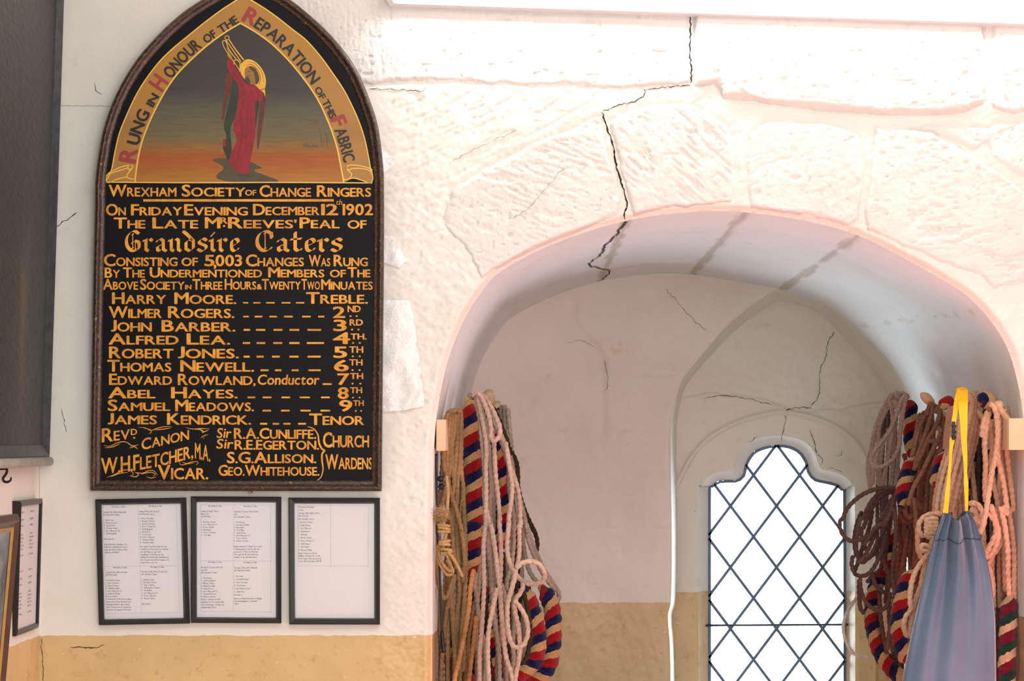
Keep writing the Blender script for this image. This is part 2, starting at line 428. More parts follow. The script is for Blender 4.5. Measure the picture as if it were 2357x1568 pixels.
def on_tunnel(u, v, o):
    fi = min(nu-1.001, max(0., u*(nu-1))); i = int(fi); fr0 = fi-i; j = min(nv-1, int(round((max(0, v)**(1/1.15))*(nv-1))))
    return tuple((T[i, j]*(1-fr0)+T[i+1, j]*fr0)+N[i, j]*(.001+o))
jc = joints[0]
q = [(jc[0]-.001, 0), (jc[0]-.006, .22), (jc[0]-.010, .30), (jc[0]-.010, .42), (jc[0]-.018, .55), (jc[1]+.004, .8), (jc[1], .97)]
mbc = MB(); L = smooth_line(q, n=60); rr = random.Random(5)
Vc = []
for u, v in L:
    du = rr.uniform(-.0010, .0010); Vc += [on_tunnel(u+du, v, .0018), on_tunnel(u+du+.0018*(1-.5*v), v, .0018)]
mbc.add(Vc, [(2*i, 2*i+2, 2*i+3, 2*i+1) for i in range(len(L)-1)]); mbc.build('crack', M_crack, wall_recess)

# ---- inner wall with smaller arch
INNER = [(1546,1700),(1543,1500),(1538,1420),(1545,1380),(1547,1250),(1545,1000),(1556,920),(1570,875),(1592,845),(1620,812),(1660,765),(1700,728),(1750,690),(1800,668),
         (1905,704),(1990,772),(2040,822),(2069,861),(2090,897),(2101,935),(2105,1075),(2106,1364),(2106,1700)]
REAR3 = [(1556,1700),(1554,1500),(1549,1420),(1556,1380),(1558,1250),(1557,1000),(1567,925),(1581,885),(1604,855),(1634,822),(1672,782),(1710,747),(1755,712),(1800,692),
         (1878,716),(1950,786),(1985,825),(2018,866),(2040,905),(2052,935),(2056,1075),(2056,1364),(2056,1700)]
def inner_h(PX, PY):
    h = .011*fbm(PX/110, PY/120, 300)+.0055*fbm(PX/38, PY/46, 301)+.0022*fbm(PX/13, PY/13, 302)
    d, _, _ = nearest(PX, PY, [(1318,690),(1322,740),(1345,775),(1370,800),(1385,830),(1388,1000)]); h = h-.010*sm(1-d/16)
    for yy in (860, 985, 1130, 1215): h = h-.004*sm(1-np.abs(PY-yy-6*vn(PX/60, PX*0, yy))/7)*sm((PX-1300)/60)
    h = h+.008*sm((PY-1386)/10)*0
    return h
inner_poly = [tuple(p) for p in smooth_line(INNER, n=220)]
V, F, *_ = heightfield(np.arange(1040, 2130, 4), np.arange(600, 1700, 4), y2, inner_poly, inner_h, s2, chamf=.012, rad=9,
                       limit=lambda cx, cy: (cx < 1830))
wall_inner = field_object('wall_inner', V, F, M_back, None, lambda V: .998+0*V[:, 2], np.zeros(len(V))); wall_inner['kind'] = 'structure'
b2 = smooth_line(np.hstack([np.array(INNER, float), np.array(REAR3, float)]), n=260)
def loft(b, sa, sb, ya, yb, nv, mat, name, parent=None, amp=.003, dado=.998, smooth=True):
    fa = np.stack([(b[:, 0]-CX)/(PPM*sa), 0*b[:, 0]+ya, EYE+(CY-b[:, 1])/(PPM*sa)], 1); fb = np.stack([(b[:, 2]-CX)/(PPM*sb), 0*b[:, 0]+yb, EYE+(CY-b[:, 3])/(PPM*sb)], 1)
    v = np.linspace(0, 1, nv)[None, :, None]; G = fa[:, None]*(1-v)+fb[:, None]*v
    n0 = np.cross(np.gradient(G, axis=0), np.gradient(G, axis=1)); n0 /= np.linalg.norm(n0, axis=-1, keepdims=True)+1e-9
    uu = np.arange(len(b))[:, None]*.08+0*v[..., 0]; G = G+n0*(amp*fbm(uu, v[..., 0]*4+0*uu, 500)*np.sin(np.pi*v[..., 0]))[..., None]
    ix = np.arange(len(b)*nv).reshape(len(b), nv); F_ = np.stack([ix[:-1, :-1], ix[1:, :-1], ix[1:, 1:], ix[:-1, 1:]], -1).reshape(-1, 4)
    Vv = G.reshape(-1, 3); return field_object(name, Vv, F_, mat, parent, lambda V: dado+0*V[:, 2], np.zeros(len(Vv)))
loft(b2, s2, s3, y2+.012, y3, 24, M_back, 'reveal', wall_inner)
# ---- window wall
GLASS = [(1631,1700),(1631,1123),(1635,1121),(1643,1114),(1656,1107),(1675,1106),(1696,1105),(1710,1094),(1716,1069),(1732,1043),(1754,1031),(1783,1025),
         (1815,1027),(1841,1040),(1857,1063),(1863,1087),(1877,1103),(1899,1108),(1928,1116),(1941,1130),(1946,1156),(1947,1700)]
SPLAY = [(1609,1700),(1609,1150),(1615,1122),(1626,1104),(1646,1090),(1665,1085),(1684,1082),(1693,1070),(1699,1048),(1716,1023),(1744,1010),(1780,1003),
         (1818,1005),(1856,1018),(1878,1043),(1886,1066),(1894,1080),(1912,1085),(1945,1096),(1965,1118),(1971,1150),(1972,1700)]
HOOD = [(1540,1720),(1545,1200),(1554,1140),(1575,1090),(1600,1047),(1640,1008),(1700,975),(1760,958),(1800,952),(1860,962),(1920,985),(1965,1020),(1992,1065),(2006,1120),(2010,1720)]
y4 = y3+.03; s4 = S(y4); y5 = y4+.085; s5 = S(y5)
hood = [tuple(p) for p in smooth_line(HOOD, n=160)]
def back_h(PX, PY):
    h = .012*fbm(PX/120, PY/130, 320)+.006*fbm(PX/42, PY/45, 321)+.002*fbm(PX/13, PY/13, 322)
    ins = inside(PX, PY, hood); d, _, _ = nearest(PX, PY, hood); d = np.where(ins, d, -d)
    h = h+.013*sm(1-np.abs(d+5)/7)
    h = h*(1-.6*sm(d/10))-.03*sm((d+1)/7)
    l = 918+14*np.sin(PX/70)+4*vn(PX/22, PX*0, 5); h = h-.007*sm(1-np.abs(PY-l-sm((PX-1780)/40)*12)/6)*(d < -6)
    return h
splay_poly = [tuple(p) for p in smooth_line(SPLAY, n=180)]
V, F, *_ = heightfield(np.arange(1536, 2076, 3.2), np.arange(676, 1700, 3.2), y3, splay_poly, back_h, s3, chamf=.036, rad=7)
wall_window = field_object('wall_window', V, F, M_back, None, lambda V: .998+0*V[:, 2], np.zeros(len(V))); wall_window['kind'] = 'structure'
bw = smooth_line(np.hstack([np.array(SPLAY, float), np.array(GLASS, float)]), n=220)
M_splay = paint('white_splay_paint', lin(232, 230, 226), lin(240, 238, 235), lin(214, 188, 150), lin(226, 202, 168), .2)
# the splay starts on the hood plane (in that plane's own projection)
bws = bw.copy(); k = s3/s3
loft(bws, s3, s5, y3+.036, y5, 10, M_splay, 'splay', wall_window, amp=.0015)
def on_back(x, y, o):
    ins = bool(inside(np.array([x]), np.array([y]), hood)[0]); h = -.03 if ins else 0
    hh = float(back_h(np.array([[x]], float), np.array([[y]], float))[0, 0])
    return P(x, y, S(y3-hh-.003-o))
for kk, (ln, wd) in enumerate([
    ([(1922,764),(1905,790),(1902,820),(1888,845),(1886,880),(1884,915),(1870,930),(1868,940)], 2.2),
    ([(1868,940),(1840,938),(1815,944),(1808,950)], 3), ([(1806,955),(1808,975),(1802,1000),(1797,1020)], 2.0),
    ([(1866,990),(1874,1020),(1880,1045)], 3.0), ([(1880,1046),(1892,1058),(1890,1070)], 1.6),
    ([(1722,1018),(1735,1012),(1742,1006)], 2), ([(1938,1036),(1934,1048),(1926,1052)], 1.6), ([(1900,1078),(1925,1080),(1938,1090)], 1.2),
    ([(1620,917),(1670,912),(1720,918),(1775,932)], 2.0), ([(1595,1180),(1602,1172)], 1.4)]):
    crack(ln, wd*.65, wall_window, on_back, seed=20+kk)
def on_inner(x, y, o):
    return P(x, y, S(y2-float(inner_h(np.array([[x]], float), np.array([[y]], float))[0, 0])-.002-o))
for kk, (ln, wd) in enumerate([([(1530,665),(1560,695),(1590,730),(1625,762)], 1.4), ([(1390,830),(1400,870),(1392,905)], 1.4), ([(1300,790),(1340,785),(1372,800)], 1.2)]):
    crack(ln, wd*.6, wall_inner, on_inner, seed=40+kk)
# sill shelf closing the recess
mb = MB(); mb.box((-.36, .0, .42), (1.62, y5+.02, .52)); sill = mb.build('window_sill', M_tunnel, wall_recess); 

# ------------------------------------------------------------------ window
win = bpy.data.objects.new('window_1', None); C.objects.link(win); win.location = P(1790, 1700, s5); win['kind'] = 'structure'
tg = NT('leaded_clear_glass')
tr = tg.n('ShaderNodeBsdfTransparent'); tr.inputs[0].default_value = (.96, .98, .98, 1); gl = tg.n('ShaderNodeBsdfGlossy'); gl.inputs['Roughness'].default_value = .05
fr = tg.n('ShaderNodeFresnel'); fr.inputs[0].default_value = 1.45; mx = tg.n('ShaderNodeMixShader')
tg.l(fr.outputs[0], mx.inputs[0]); tg.l(tr.outputs[0], mx.inputs[1]); tg.l(gl.outputs[0], mx.inputs[2]); tg.l(mx.outputs[0], tg.t.nodes['Material Output'].inputs[0])
M_glass = tg.m
M_lead = plain('blue_grey_lead', lin(92, 112, 138), .55, metal=.3)
def clip_convex(poly, clip):
    out = poly
    for i in range(len(clip)):
        a = clip[i]; b = clip[(i+1) % len(clip)]
        f = lambda p: (b[0]-a[0])*(p[1]-a[1])-(b[1]-a[1])*(p[0]-a[0])
        inp = out; out = []
        for j in range(len(inp)):
            p = inp[j-1]; q_ = inp[j]; fp, fq = f(p), f(q_)
            if fq >= 0:
                if fp < 0: t = fp/(fp-fq); out.append((p[0]+(q_[0]-p[0])*t, p[1]+(q_[1]-p[1])*t))
                out.append(q_)
            elif fp >= 0: t = fp/(fp-fq); out.append((p[0]+(q_[0]-p[0])*t, p[1]+(q_[1]-p[1])*t))
        if len(out) < 3: return []
    return out
def clean(poly):
    r = []
    for p in poly:
        if not r or math.dist(p, r[-1]) > .3: r.append(p)
    while len(r) > 2 and math.dist(r[0], r[-1]) < .3: r.pop()
    return r
gpoly = [tuple(p) for p in smooth_line(GLASS, n=150)]; gpoly = [p for p in gpoly]
hx, hy = 53.0, 70.7; ox, oy = 1787.3, 1164.9
def area2(p): return sum(p[i-1][0]*p[i][1]-p[i][0]*p[i-1][1] for i in range(len(p)))/2
for i in range(-8, 12):
    for j in range(-8, 12):
        # diamond centre
        cx_ = ox+(i-j)*hx; cy_ = oy+(i+j)*hy+hy
        if not (1560 < cx_ < 2020 and 960 < cy_ < 1760): continue
        dia = [(cx_, cy_-hy), (cx_+hx, cy_), (cx_, cy_+hy), (cx_-hx, cy_)]
        c = clean(clip_convex(gpoly, dia))
        if len(c) < 3 or abs(area2(c)) < 60: continue
        n_ = len(c); fr_ = [P(x, y, s5) for x, y in c]; bk = [(a, b+.003, z) for a, b, z in fr_]
        mb = MB(); mb.add(fr_+bk, [tuple(range(n_)), tuple(range(2*n_-1, n_-1, -1))]+[(k_, (k_+1) % n_, n_+(k_+1) % n_, n_+k_) for k_ in range(n_)])
        mb.build('pane', M_glass, win)
def line_clip(p, d):
    "segments of the line p+t*d inside the glass polygon"
    ts = []
    for i in range(len(gpoly)):
        a = gpoly[i]; b = gpoly[(i+1) % len(gpoly)]; ex, ey = b[0]-a[0], b[1]-a[1]; den = d[0]*ey-d[1]*ex
        if abs(den) < 1e-9: continue
        t = ((a[0]-p[0])*ey-(a[1]-p[1])*ex)/den; u = ((a[0]-p[0])*d[1]-(a[1]-p[1])*d[0])/den
        if 0 <= u < 1: ts.append(t)
    ts.sort(); return [(ts[k_], ts[k_+1]) for k_ in range(0, len(ts)-1, 2)]
def strip(p, q_, wpx, name, mat, yf=.006, yb=.006):
    s_ = S(y5-yf); d = np.array(q_)-np.array(p); L_ = np.linalg.norm(d)
    if L_ < 6: return
    d = d/L_; n_ = np.array([-d[1], d[0]])*wpx/2; mb = MB()
    a, b, c, e = [P(*x, s_) for x in (p-n_, p-n_*.0+0*n_, p+n_, p)]
    def pt(x, yy): X, _, Z = P(x[0], x[1], s5); return (X, y5+yy, Z)
    p = np.array(p); q_ = np.array(q_)
    pr = [(-1, -.002), (-.6, -yf), (.6, -yf), (1, -.002), (.6, yb), (-.6, yb)]
    V_ = [pt(p+n_*k_, o) for k_, o in pr]+[pt(q_+n_*k_, o) for k_, o in pr]
    mb.add(V_, [(i, (i+1) % 6, 6+(i+1) % 6, 6+i) for i in range(6)]+[tuple(range(5, -1, -1)), tuple(range(6, 12))])
    mb.build(name, mat, win)
for sgn in (1, -1):
    for k_ in range(-9, 10):
        p = (ox+2*hx*k_, oy); d = (hx, hy*sgn)
        for t0, t1 in line_clip(p, d):
            strip((p[0]+d[0]*t0, p[1]+d[1]*t0), (p[0]+d[0]*t1, p[1]+d[1]*t1), 7.2, 'lead_strip', M_lead)
# solder blobs at the crossings, edge lead, iron bar
mb = MB()
for i in range(-8, 12):
    for j in range(-8, 12):
        x = ox+(i-j)*hx; y = oy+(i+j)*hy
        if inside(np.array([x]), np.array([y]), gpoly)[0] and y < 1620:
            c = P(x, y, s5); mb.tube([(c[0], y5-.0075, c[2]), (c[0], y5+.0075, c[2])], .0078, 8)
o = mb.build('solder_joint', M_lead, win); o['kind'] = 'stuff'
mb = MB(); ring = smooth_line(GLASS, n=150); R2 = []
for k_ in range(len(ring)):
    t = ring[min(k_+1, 149)]-ring[max(k_-1, 0)]; t /= np.linalg.norm(t); R2.append(ring[k_]+np.array([-t[1], t[0]])*6)
V_ = [];
for a, b in zip(ring, R2):
    A = P(*a, s5); B = P(*b, s5); V_ += [(A[0], y5-.006, A[2]), (B[0], y5-.006, B[2]), (B[0], y5+.006, B[2]), (A[0], y5+.006, A[2])]
mb.add(V_, [(4*i+k_, 4*i+(k_+1) % 4, 4*i+4+(k_+1) % 4, 4*i+4+k_) for i in range(149) for k_ in range(4)]); mb.build('edge_lead', M_lead, win)
mb = MB(); mb.tube([P(1620, 1440, S(y5-.02)), P(1963, 1438, S(y5-.02))], .0045, 8); mb.build('saddle_bar', plain('iron_bar', lin(58, 70, 90), .6), win, smooth=True)

# ------------------------------------------------------------------ left wall, room shell
def left_dado(V): return 1.6-(1463-1010)/PPM+0*V[:, 2]
ya = np.concatenate([np.linspace(-6.2, -1.2, 16), np.linspace(-1.15, 0, 90)]); za = np.linspace(0, 3.6, 150)
YY, ZZ = np.meshgrid(ya, za); XX = -1.338+.005*fbm(YY*5, ZZ*5, 700)*sm(-YY*20)+.0015*fbm(YY*22, ZZ*22, 701)*sm(-YY*20)
n_ = len(ya); jj, ii = np.meshgrid(np.arange(len(za)-1), np.arange(n_-1), indexing='ij'); v0 = (jj*n_+ii).ravel()
o = field_object('wall_left', np.stack([XX.ravel(), YY.ravel(), ZZ.ravel()], 1), np.stack([v0, v0+1, v0+n_+1, v0+n_], 1), M_front, None, left_dado, np.zeros(XX.size)); o['kind'] = 'structure'
def slab(name, lo, hi, mat):
    mb = MB(); mb.box(lo, hi); o = mb.build(name, mat); o['kind'] = 'structure'; return o
M_plain = plain('cream_wall_paint', lin(226, 219, 206), .8)
slab('floor', (-1.5, -6.3, -.1), (2.7, 0.05, 0), plain('pale_stone_floor', lin(205, 200, 190), .95, .2, 60, .5))
slab('trim_8', (-1.5, -6.3, 0), (-1.343, .05, 3.6), M_plain)
slab('ceiling', (-1.5, -6.3, 3.6), (2.7, 0.05, 3.7), plain('ceiling_paint', lin(225, 222, 214), .85))
slab('wall_right', (2.5, -6.3, 0), (2.6, .05, 3.6), M_plain)
slab('wall_back', (-1.5, -6.3, 0), (2.6, -6.2, 3.6), M_plain)
# masonry mass round the recess so that no daylight leaks in
M_mass = plain('rubble_core', lin(150, 145, 135), .9)
slab('trim_1', (-1.5, y5+.012, .0), (P(1631, 0, s5)[0]-.001, y5+.06, 3.6), M_mass)
slab('trim_2', (P(1947, 0, s5)[0]+.001, y5+.012, .0), (2.7, y5+.06, 3.6), M_mass)
slab('trim_3', (-1.5, .05, 3.6), (2.7, y5+.06, 3.7), M_mass)
slab('trim_4', (-1.5, .05, 0), (-1.4, y5, 3.6), M_mass)
slab('trim_5', (2.6, .05, 0), (2.7, y5, 3.6), M_mass)
slab('trim_6', (-1.5, .05, -.1), (2.7, y5, -.0), M_mass)
# the piece of outer wall above the cusped head
top = [P(x, y, s5) for x, y in gpoly if y < 1699]
mb = MB(); zt = 3.6; nT = len(top)
V_ = [(a, y5+.012, c) for a, b, c in top]+[(a, y5+.012, zt) for a, b, c in top]
mb.add(V_, [(i, i+1, nT+i+1, nT+i) for i in range(nT-1)]); o = mb.build('trim_7', M_mass); o['kind'] = 'structure'
# ------------------------------------------------------------------ fluorescent batten over the arch
def fixture():
    m_white = plain('white_enamel', lin(232, 236, 240), .35, .02)
    em = NT('tube_glow'); e = em.n('ShaderNodeEmission'); e.inputs[0].default_value = (.97, .985, 1, 1); e.inputs[1].default_value = TUBE_STRENGTH
    em.l(e.outputs[0], em.t.nodes['Material Output'].inputs[0])
    sl = (55-8)/(2357-895); sx_ = S(-.05)
    x0, _, z0 = P(893, 7, sx_); x1, _, z1 = P(2560, 7+sl*1667, sx_)
    root = thing('strip_light', 'white fluorescent batten glowing on the wall along the top above the stone arch', 'light', (x0, 0, z0))
    d = Vector((x1-x0, 0, z1-z0)); up = Vector((-d.z, 0, d.x)).normalized()
    def bar(a, b, y0, y1, h0, h1, name, mat, bev=.0015):
        A = Vector((x0, 0, z0))+d*a; B = Vector((x0, 0, z0))+d*b; V_ = []
        for Q in (A, B):
            for yy, hh in ((y0, h0), (y1, h0), (y1, h1), (y0, h1)): V_.append(Q+up*hh+Vector((0, yy, 0)))
        mb = MB(); mb.add(V_, [(0,1,2,3),(7,6,5,4),(0,4,5,1),(1,5,6,2),(2,6,7,3),(3,7,4,0)]); return mb.build(name, mat, root, bevel=bev)
    bar(0, 1, -.048, .012, 0.0, .075, 'housing', m_white)
    bar(-.001, .008, -.092, -.046, .0, .05, 'end_cap', m_white); bar(.992, 1.001, -.092, -.046, .0, .05, 'end_cap', m_white)
    mb = MB(); A = Vector((x0, -.070, z0))+d*.008+up*.029; B = Vector((x0, -.070, z0))+d*.992+up*.029
    mb.tube([A, B], .013, 16); mb.build('tube', em.m, root, smooth=True)
fixture()

# ------------------------------------------------------------------ lettering
_gl = {}
def glyph(ch, bold=.022, res=3):
    key = (ch, bold, res)
    if key in _gl: return _gl[key]
    cu = bpy.data.curves.new('g', 'FONT'); cu.body = ch; cu.size = 1; cu.offset = bold; cu.resolution_u = res; cu.fill_mode = 'FRONT'
    ob = bpy.data.objects.new('g', cu); C.objects.link(ob); dg = bpy.context.evaluated_depsgraph_get()
    me = bpy.data.meshes.new_from_object(ob.evaluated_get(dg))
    V_ = np.array([v.co[:2] for v in me.vertices]) if len(me.vertices) else np.zeros((0, 2)); F_ = [tuple(p.vertices) for p in me.polygons if True]
    bpy.data.meshes.remove(me); bpy.data.objects.remove(ob); bpy.data.curves.remove(cu)
    if len(V_): x0, x1 = V_[:, 0].min(), V_[:, 0].max(); V_ = V_-[x0, 0]; wd = x1-x0
    else: wd = .28
    _gl[key] = (V_, F_, wd); return _gl[key]
CAP = glyph('H', 0)[0][:, 1].max()
def layout(text, H, h, bold=.022, gap=.13, res=3, space=.34, lower=False):
    "letters with a tall first letter -> list of (glyph, x, scale) in the units of H, plus width"
    out = []; x = 0; first = True
    for ch in text:
        if ch == ' ': x += space*H; first = True; continue
        k = H if (first or h is None or lower or (ch.isdigit())) else h
        if ch.isalpha() or ch.isdigit(): first = False
        if ch in '.,': k = h or H
        V_, F_, wd = glyph(ch, 0, res)
        if ch == 'J' and len(V_): V_ = np.stack([V_[:, 0], (V_[:, 1]-V_[:, 1].min())*CAP/(V_[:, 1].max()-V_[:, 1].min())], 1)
        if bold > .006 and len(V_):
            n_ = len(V_); sh = [(bold*math.cos(t), bold*.75*math.sin(t)) for t in (0, 1.047, 2.094, 3.1416, 4.189, 5.236)]
            V_ = np.vstack([V_+[a, b] for a, b in sh]); F_ = [tuple(i+n_*q for i in f) for q in range(6) for f in F_]
        sc = k/CAP; out.append((V_, F_, x, sc)); x += wd*sc+gap*(h or H)
        if ch == '.' and not first and h is not None and text.count('.') > 1: first = True
    return out, x-gap*(h or H)
def word(mb, text, x0, x1, base, H, h, mapf, dy=0.0, bold=.022, gap=.13, res=3, curve=0.0, base1=None, shear=0.0, lower=False, maxw=None, taper=0.0):
    L, wd = layout(text, H, h, bold, gap, res, lower=lower); kx = (x1-x0)/wd
    for V_, F_, x, sc in L:
        X = x0+(V_[:, 0]*sc+x)*kx; t = (X-x0)/(x1-x0); b = base+((base1-base) if base1 is not None else 0)*t-curve*4*t*(1-t)
        Yl = V_[:, 1]*sc*(1-taper*t); Y = b-Yl; X = X+shear*Yl
        nc = max(1, len(V_)//6) if bold > .006 else 10**6
        mb.add([mapf(a, c, dy-(i//nc)*6e-5) for i, (a, c) in enumerate(zip(X, Y))], F_)
def path_word(mb, text, line, a0, a1, H, mapf, dy=0.0, bold=.022, gap=.13, res=3):
    "letters along a polyline between the arc points nearest to a0 and a1, tops to the left of travel"
    q = smooth_line(line, n=200); i0 = np.argmin(np.hypot(*(q-a0).T)); i1 = np.argmin(np.hypot(*(q-a1).T))
    seg = q[min(i0, i1):max(i0, i1)+1]; seg = seg if i1 > i0 else seg[::-1]
    cum = np.concatenate([[0], np.cumsum(np.hypot(*np.diff(seg, axis=0).T))]); Lg = cum[-1]
    L, wd = layout(text, H, None, bold, gap, res); kx = Lg/wd
    for V_, F_, x, sc in L:
        w_ = V_[:, 0].max()*sc*kx; c = x*kx+w_/2
        cx_ = np.interp(c, cum, seg[:, 0]); cy_ = np.interp(c, cum, seg[:, 1])
        a = np.array([np.interp(max(c-w_/2, 0), cum, seg[:, 0]), np.interp(max(c-w_/2, 0), cum, seg[:, 1])]); b = np.array([np.interp(min(c+w_/2, Lg), cum, seg[:, 0]), np.interp(min(c+w_/2, Lg), cum, seg[:, 1])])
        t = (b-a)/np.linalg.norm(b-a); n_ = np.array([t[1], -t[0]])
        o_ = (V_[:, 0]*sc*kx-w_/2)[:, None]*t+(V_[:, 1]*sc)[:, None]*n_+[cx_, cy_]
        nc = max(1, len(V_)//6) if bold > .006 else 10**6
        mb.add([mapf(p[0], p[1], dy-(i//nc)*6e-5) for i, p in enumerate(o_)], F_)
def ribbon(mb, pts, wpx, mapf, dy=0.0, closed=False, taper=False, n=None, smooth=True):
    q = smooth_line(pts, n=n or max(8, len(pts)*7)) if smooth and len(pts) > 2 else np.asarray(pts, float)
    m = len(q); V_ = []
    for i in range(m):
        t = q[min(i+1, m-1)]-q[max(i-1, 0)]; t = t/(np.linalg.norm(t)+1e-9); n_ = np.array([-t[1], t[0]])
        k = wpx/2*(math.sin(math.pi*(.06+.88*i/(m-1)))**.7 if taper else 1); V_ += [mapf(*(q[i]-n_*k), dy), mapf(*(q[i]+n_*k), dy)]
    mb.add(V_, [(2*i, 2*i+2, 2*i+3, 2*i+1) for i in range(m-1)])
def blob(mb, pts, mapf, dy=0.0, n=None, smooth=True):
    from mathutils.geometry import tessellate_polygon
    q = smooth_line(pts, n=n or len(pts)*6, closed=True)[:-1] if smooth else np.asarray(pts, float)
    tri = tessellate_polygon([[Vector((a, b, 0)) for a, b in q]]); mb.add([mapf(a, b, dy) for a, b in q], [tuple(t) for t in tri])

# ------------------------------------------------------------------ peal board
def bd(px, py, dy=0.0):
    y = -.036-.050*(1130-py)/1130; return P(px, py, S(y+dy))
cr1 = lambda X, Y: (200+X/3.367, Y/3.367)
cr2 = lambda X, Y: (200+X/3.367, 400+Y/3.367)
cr3 = lambda X, Y: (200+X/3.367, 780+Y/3.367)
b1 = lambda X, Y, dy=0.0: bd(*cr1(X, Y), dy)
b2_ = lambda X, Y, dy=0.0: bd(*cr2(X, Y), dy)
b3 = lambda X, Y, dy=0.0: bd(*cr3(X, Y), dy)
peal = thing('peal_board', 'tall black arched board with gold lettering and a painted angel in red', 'sign', P(543, 1130, S(-.03)))
OUTL = [(207,1130),(208,1000),(211,800),(215,600),(218,480),(219,420),(226,360),(240,290),(268,215),(310,143),(362,82),(415,33),(460,2),(510,-28),(566,-62),
        (612,-34),(660,-6),(700,24),(745,64),(785,108),(823,164),(855,240),(872,300),(882,380),(884,440),(884,600),(882,800),(880,1000),(879,1131)]
outl = np.vstack([smooth_line(OUTL[:15], n=150), smooth_line(OUTL[14:], n=150)[1:]])
def offset_in(line, d):
    c = np.array([545, 560.]); out = []
    m = len(line)
    for i in range(m):
        a = line[i-1] if i > 0 else line[i]; b = line[i+1] if i < m-1 else line[i]
        t = (b-a)/np.linalg.norm(b-a); n_ = np.array([-t[1], t[0]])
        if np.dot(n_, c-line[i]) < 0: n_ = -n_
        if i == m//2: n_ = np.array([0, 1.35])
        out.append(line[i]+n_*d)
    out = np.array(out); out[0, 1] = line[0, 1]-d; out[-1, 1] = line[-1, 1]-d; return out
M_panel = plain('black_japanned_panel', lin(12, 12, 19), .5, .15, 12, .1, spec=.16)
tw = NT('carved_dark_wood'); co = tw.coord(); c = tw.ramp(tw.noise(160, 4, co, .7), [(.42, lin(30, 20, 15)), (.6, lin(78, 52, 38)), (.74, lin(150, 108, 78))])
c = tw.mix(tw.math('MULTIPLY', tw.math('GREATER_THAN', tw.noise(40, 3, co, .8), .68), .6), c, lin(170, 140, 90))
M_carved = tw.out(c, .38, tw.bump(tw.noise(300, 3, co), .5, .0015), spec=.6)
mb = MB(); q = offset_in(outl, 12); m = len(q)
fr_ = [bd(a, b) for a, b in q]; bk = [(a, b+.014, z) for a, b, z in fr_]
from mathutils.geometry import tessellate_polygon
tri = tessellate_polygon([[Vector((a, b, 0)) for a, b in q]]); mb.add(fr_, [tuple(t) for t in tri]); mb.add(bk, [tuple(t) for t in tri])
mb.add(fr_+bk, [(i, (i+1) % m, m+(i+1) % m, m+i) for i in range(m)])
panel = mb.build('panel', M_panel, peal)
def moulding(loop, prof, name, mat, carve=True, corner=()):
    "loop: outline px points; prof: list of (inset px, forward m)"
    V_ = []; k_ = len(prof); L_ = 0; m = len(loop)
    offs = [offset_in(loop, p[0]) for p in prof]
    for i in range(m):
        if i: L_ += np.linalg.norm(loop[i]-loop[i-1])
        for j, (ins_, fw) in enumerate(prof):
            c_ = 0
            if carve and 1 <= j <= 4: c_ = .0022*abs(math.sin(L_/7.5+j*.9))*(1 if j in (2, 3) else .6)
            V_.append(bd(offs[j][i][0], offs[j][i][1], -(fw+c_)))
    F_ = [(i*k_+j, i*k_+j+1, (i+1)*k_+j+1, (i+1)*k_+j) for i in range(m-1) for j in range(k_-1)]
    mb = MB(); mb.add(V_, F_); return mb.build(name, mat, peal, smooth=True)
big = np.vstack([smooth_line(OUTL[:15], step=3.2), smooth_line(OUTL[14:], step=3.2)[1:]])
prof = [(0, -.014), (0, .002), (3, .012), (7, .016), (11, .014), (14, .009), (17, .006), (20, .0065), (23, .004), (25, .0)]
moulding(big, prof, 'frame_moulding', M_carved)
# straight bottom rail
bot = np.array([(x, 1130+ (x-207)/672.) for x in np.arange(207, 880, 3.2)])
V_ = []; k_ = len(prof)
for i, (x, y) in enumerate(bot):
    for j, (ins_, fw) in enumerate(prof):
        c_ = .0024*abs(math.sin(x/7.5+j*.9)) if 1 <= j <= 4 else 0
        xx = min(max(x, 207+ins_), 879-ins_); V_.append(bd(xx, y-ins_, -(fw+c_)))
mb = MB(); mb.add(V_, [(i*k_+j, (i+1)*k_+j, (i+1)*k_+j+1, i*k_+j+1) for i in range(len(bot)-1) for j in range(k_-1)])
mb.build('bottom_rail', M_carved, peal, smooth=True)
# painted picture
tp = NT('painted_desert_sky'); uvn = tp.n('ShaderNodeUVMap'); sep = tp.n('ShaderNodeSeparateXYZ'); tp.l(uvn.outputs[0], sep.inputs[0])
ny = tp.math('ADD', sep.outputs[1], tp.math('MULTIPLY', tp.math('SUBTRACT', tp.noise(14, 4, None), .5), .05))
col = tp.ramp(ny, [(0, lin(50, 46, 45)), (.42, lin(60, 60, 60)), (.55, lin(88, 86, 70)), (.72, lin(108, 98, 66)), (.79, lin(140, 96, 42)), (.84, lin(156, 82, 32)), (.93, lin(160, 100, 38)), (1, lin(168, 118, 45))])
mp = tp.n('ShaderNodeMapping'); mp.inputs['Scale'].default_value = (5, 1, 60); tp.l(tp.coord(), mp.inputs[0])
col = tp.mix(.35, col, tp.ramp(tp.noise(3, 4, mp.outputs[0]), [(.3, (.55, .5, .45, 1)), (.65, (1.15, 1.1, 1.0, 1))]), 'MULTIPLY')
M_pict = tp.out(col, .42, tp.bump(tp.noise(220, 3), .25, .0006), spec=.4)
in_l = [(378,1415),(375,1385),(402,1200),(440,1060),(510,890),(600,720),(680,600),(760,510),(860,415),(960,330),(1080,245),(1190,180)]
in_r = [(1190,180),(1310,250),(1420,330),(1515,418),(1600,510),(1680,610),(1745,700),(1810,810),(1860,920),(1900,1020),(1940,1150),(1968,1290),(1985,1380),(1990,1415)]
out_l = [(150,1400),(190,1320),(215,1190),(250,1040),(305,900),(380,740),(460,610),(560,480),(670,372),(800,265),(920,168),(1050,72),(1170,-5)]
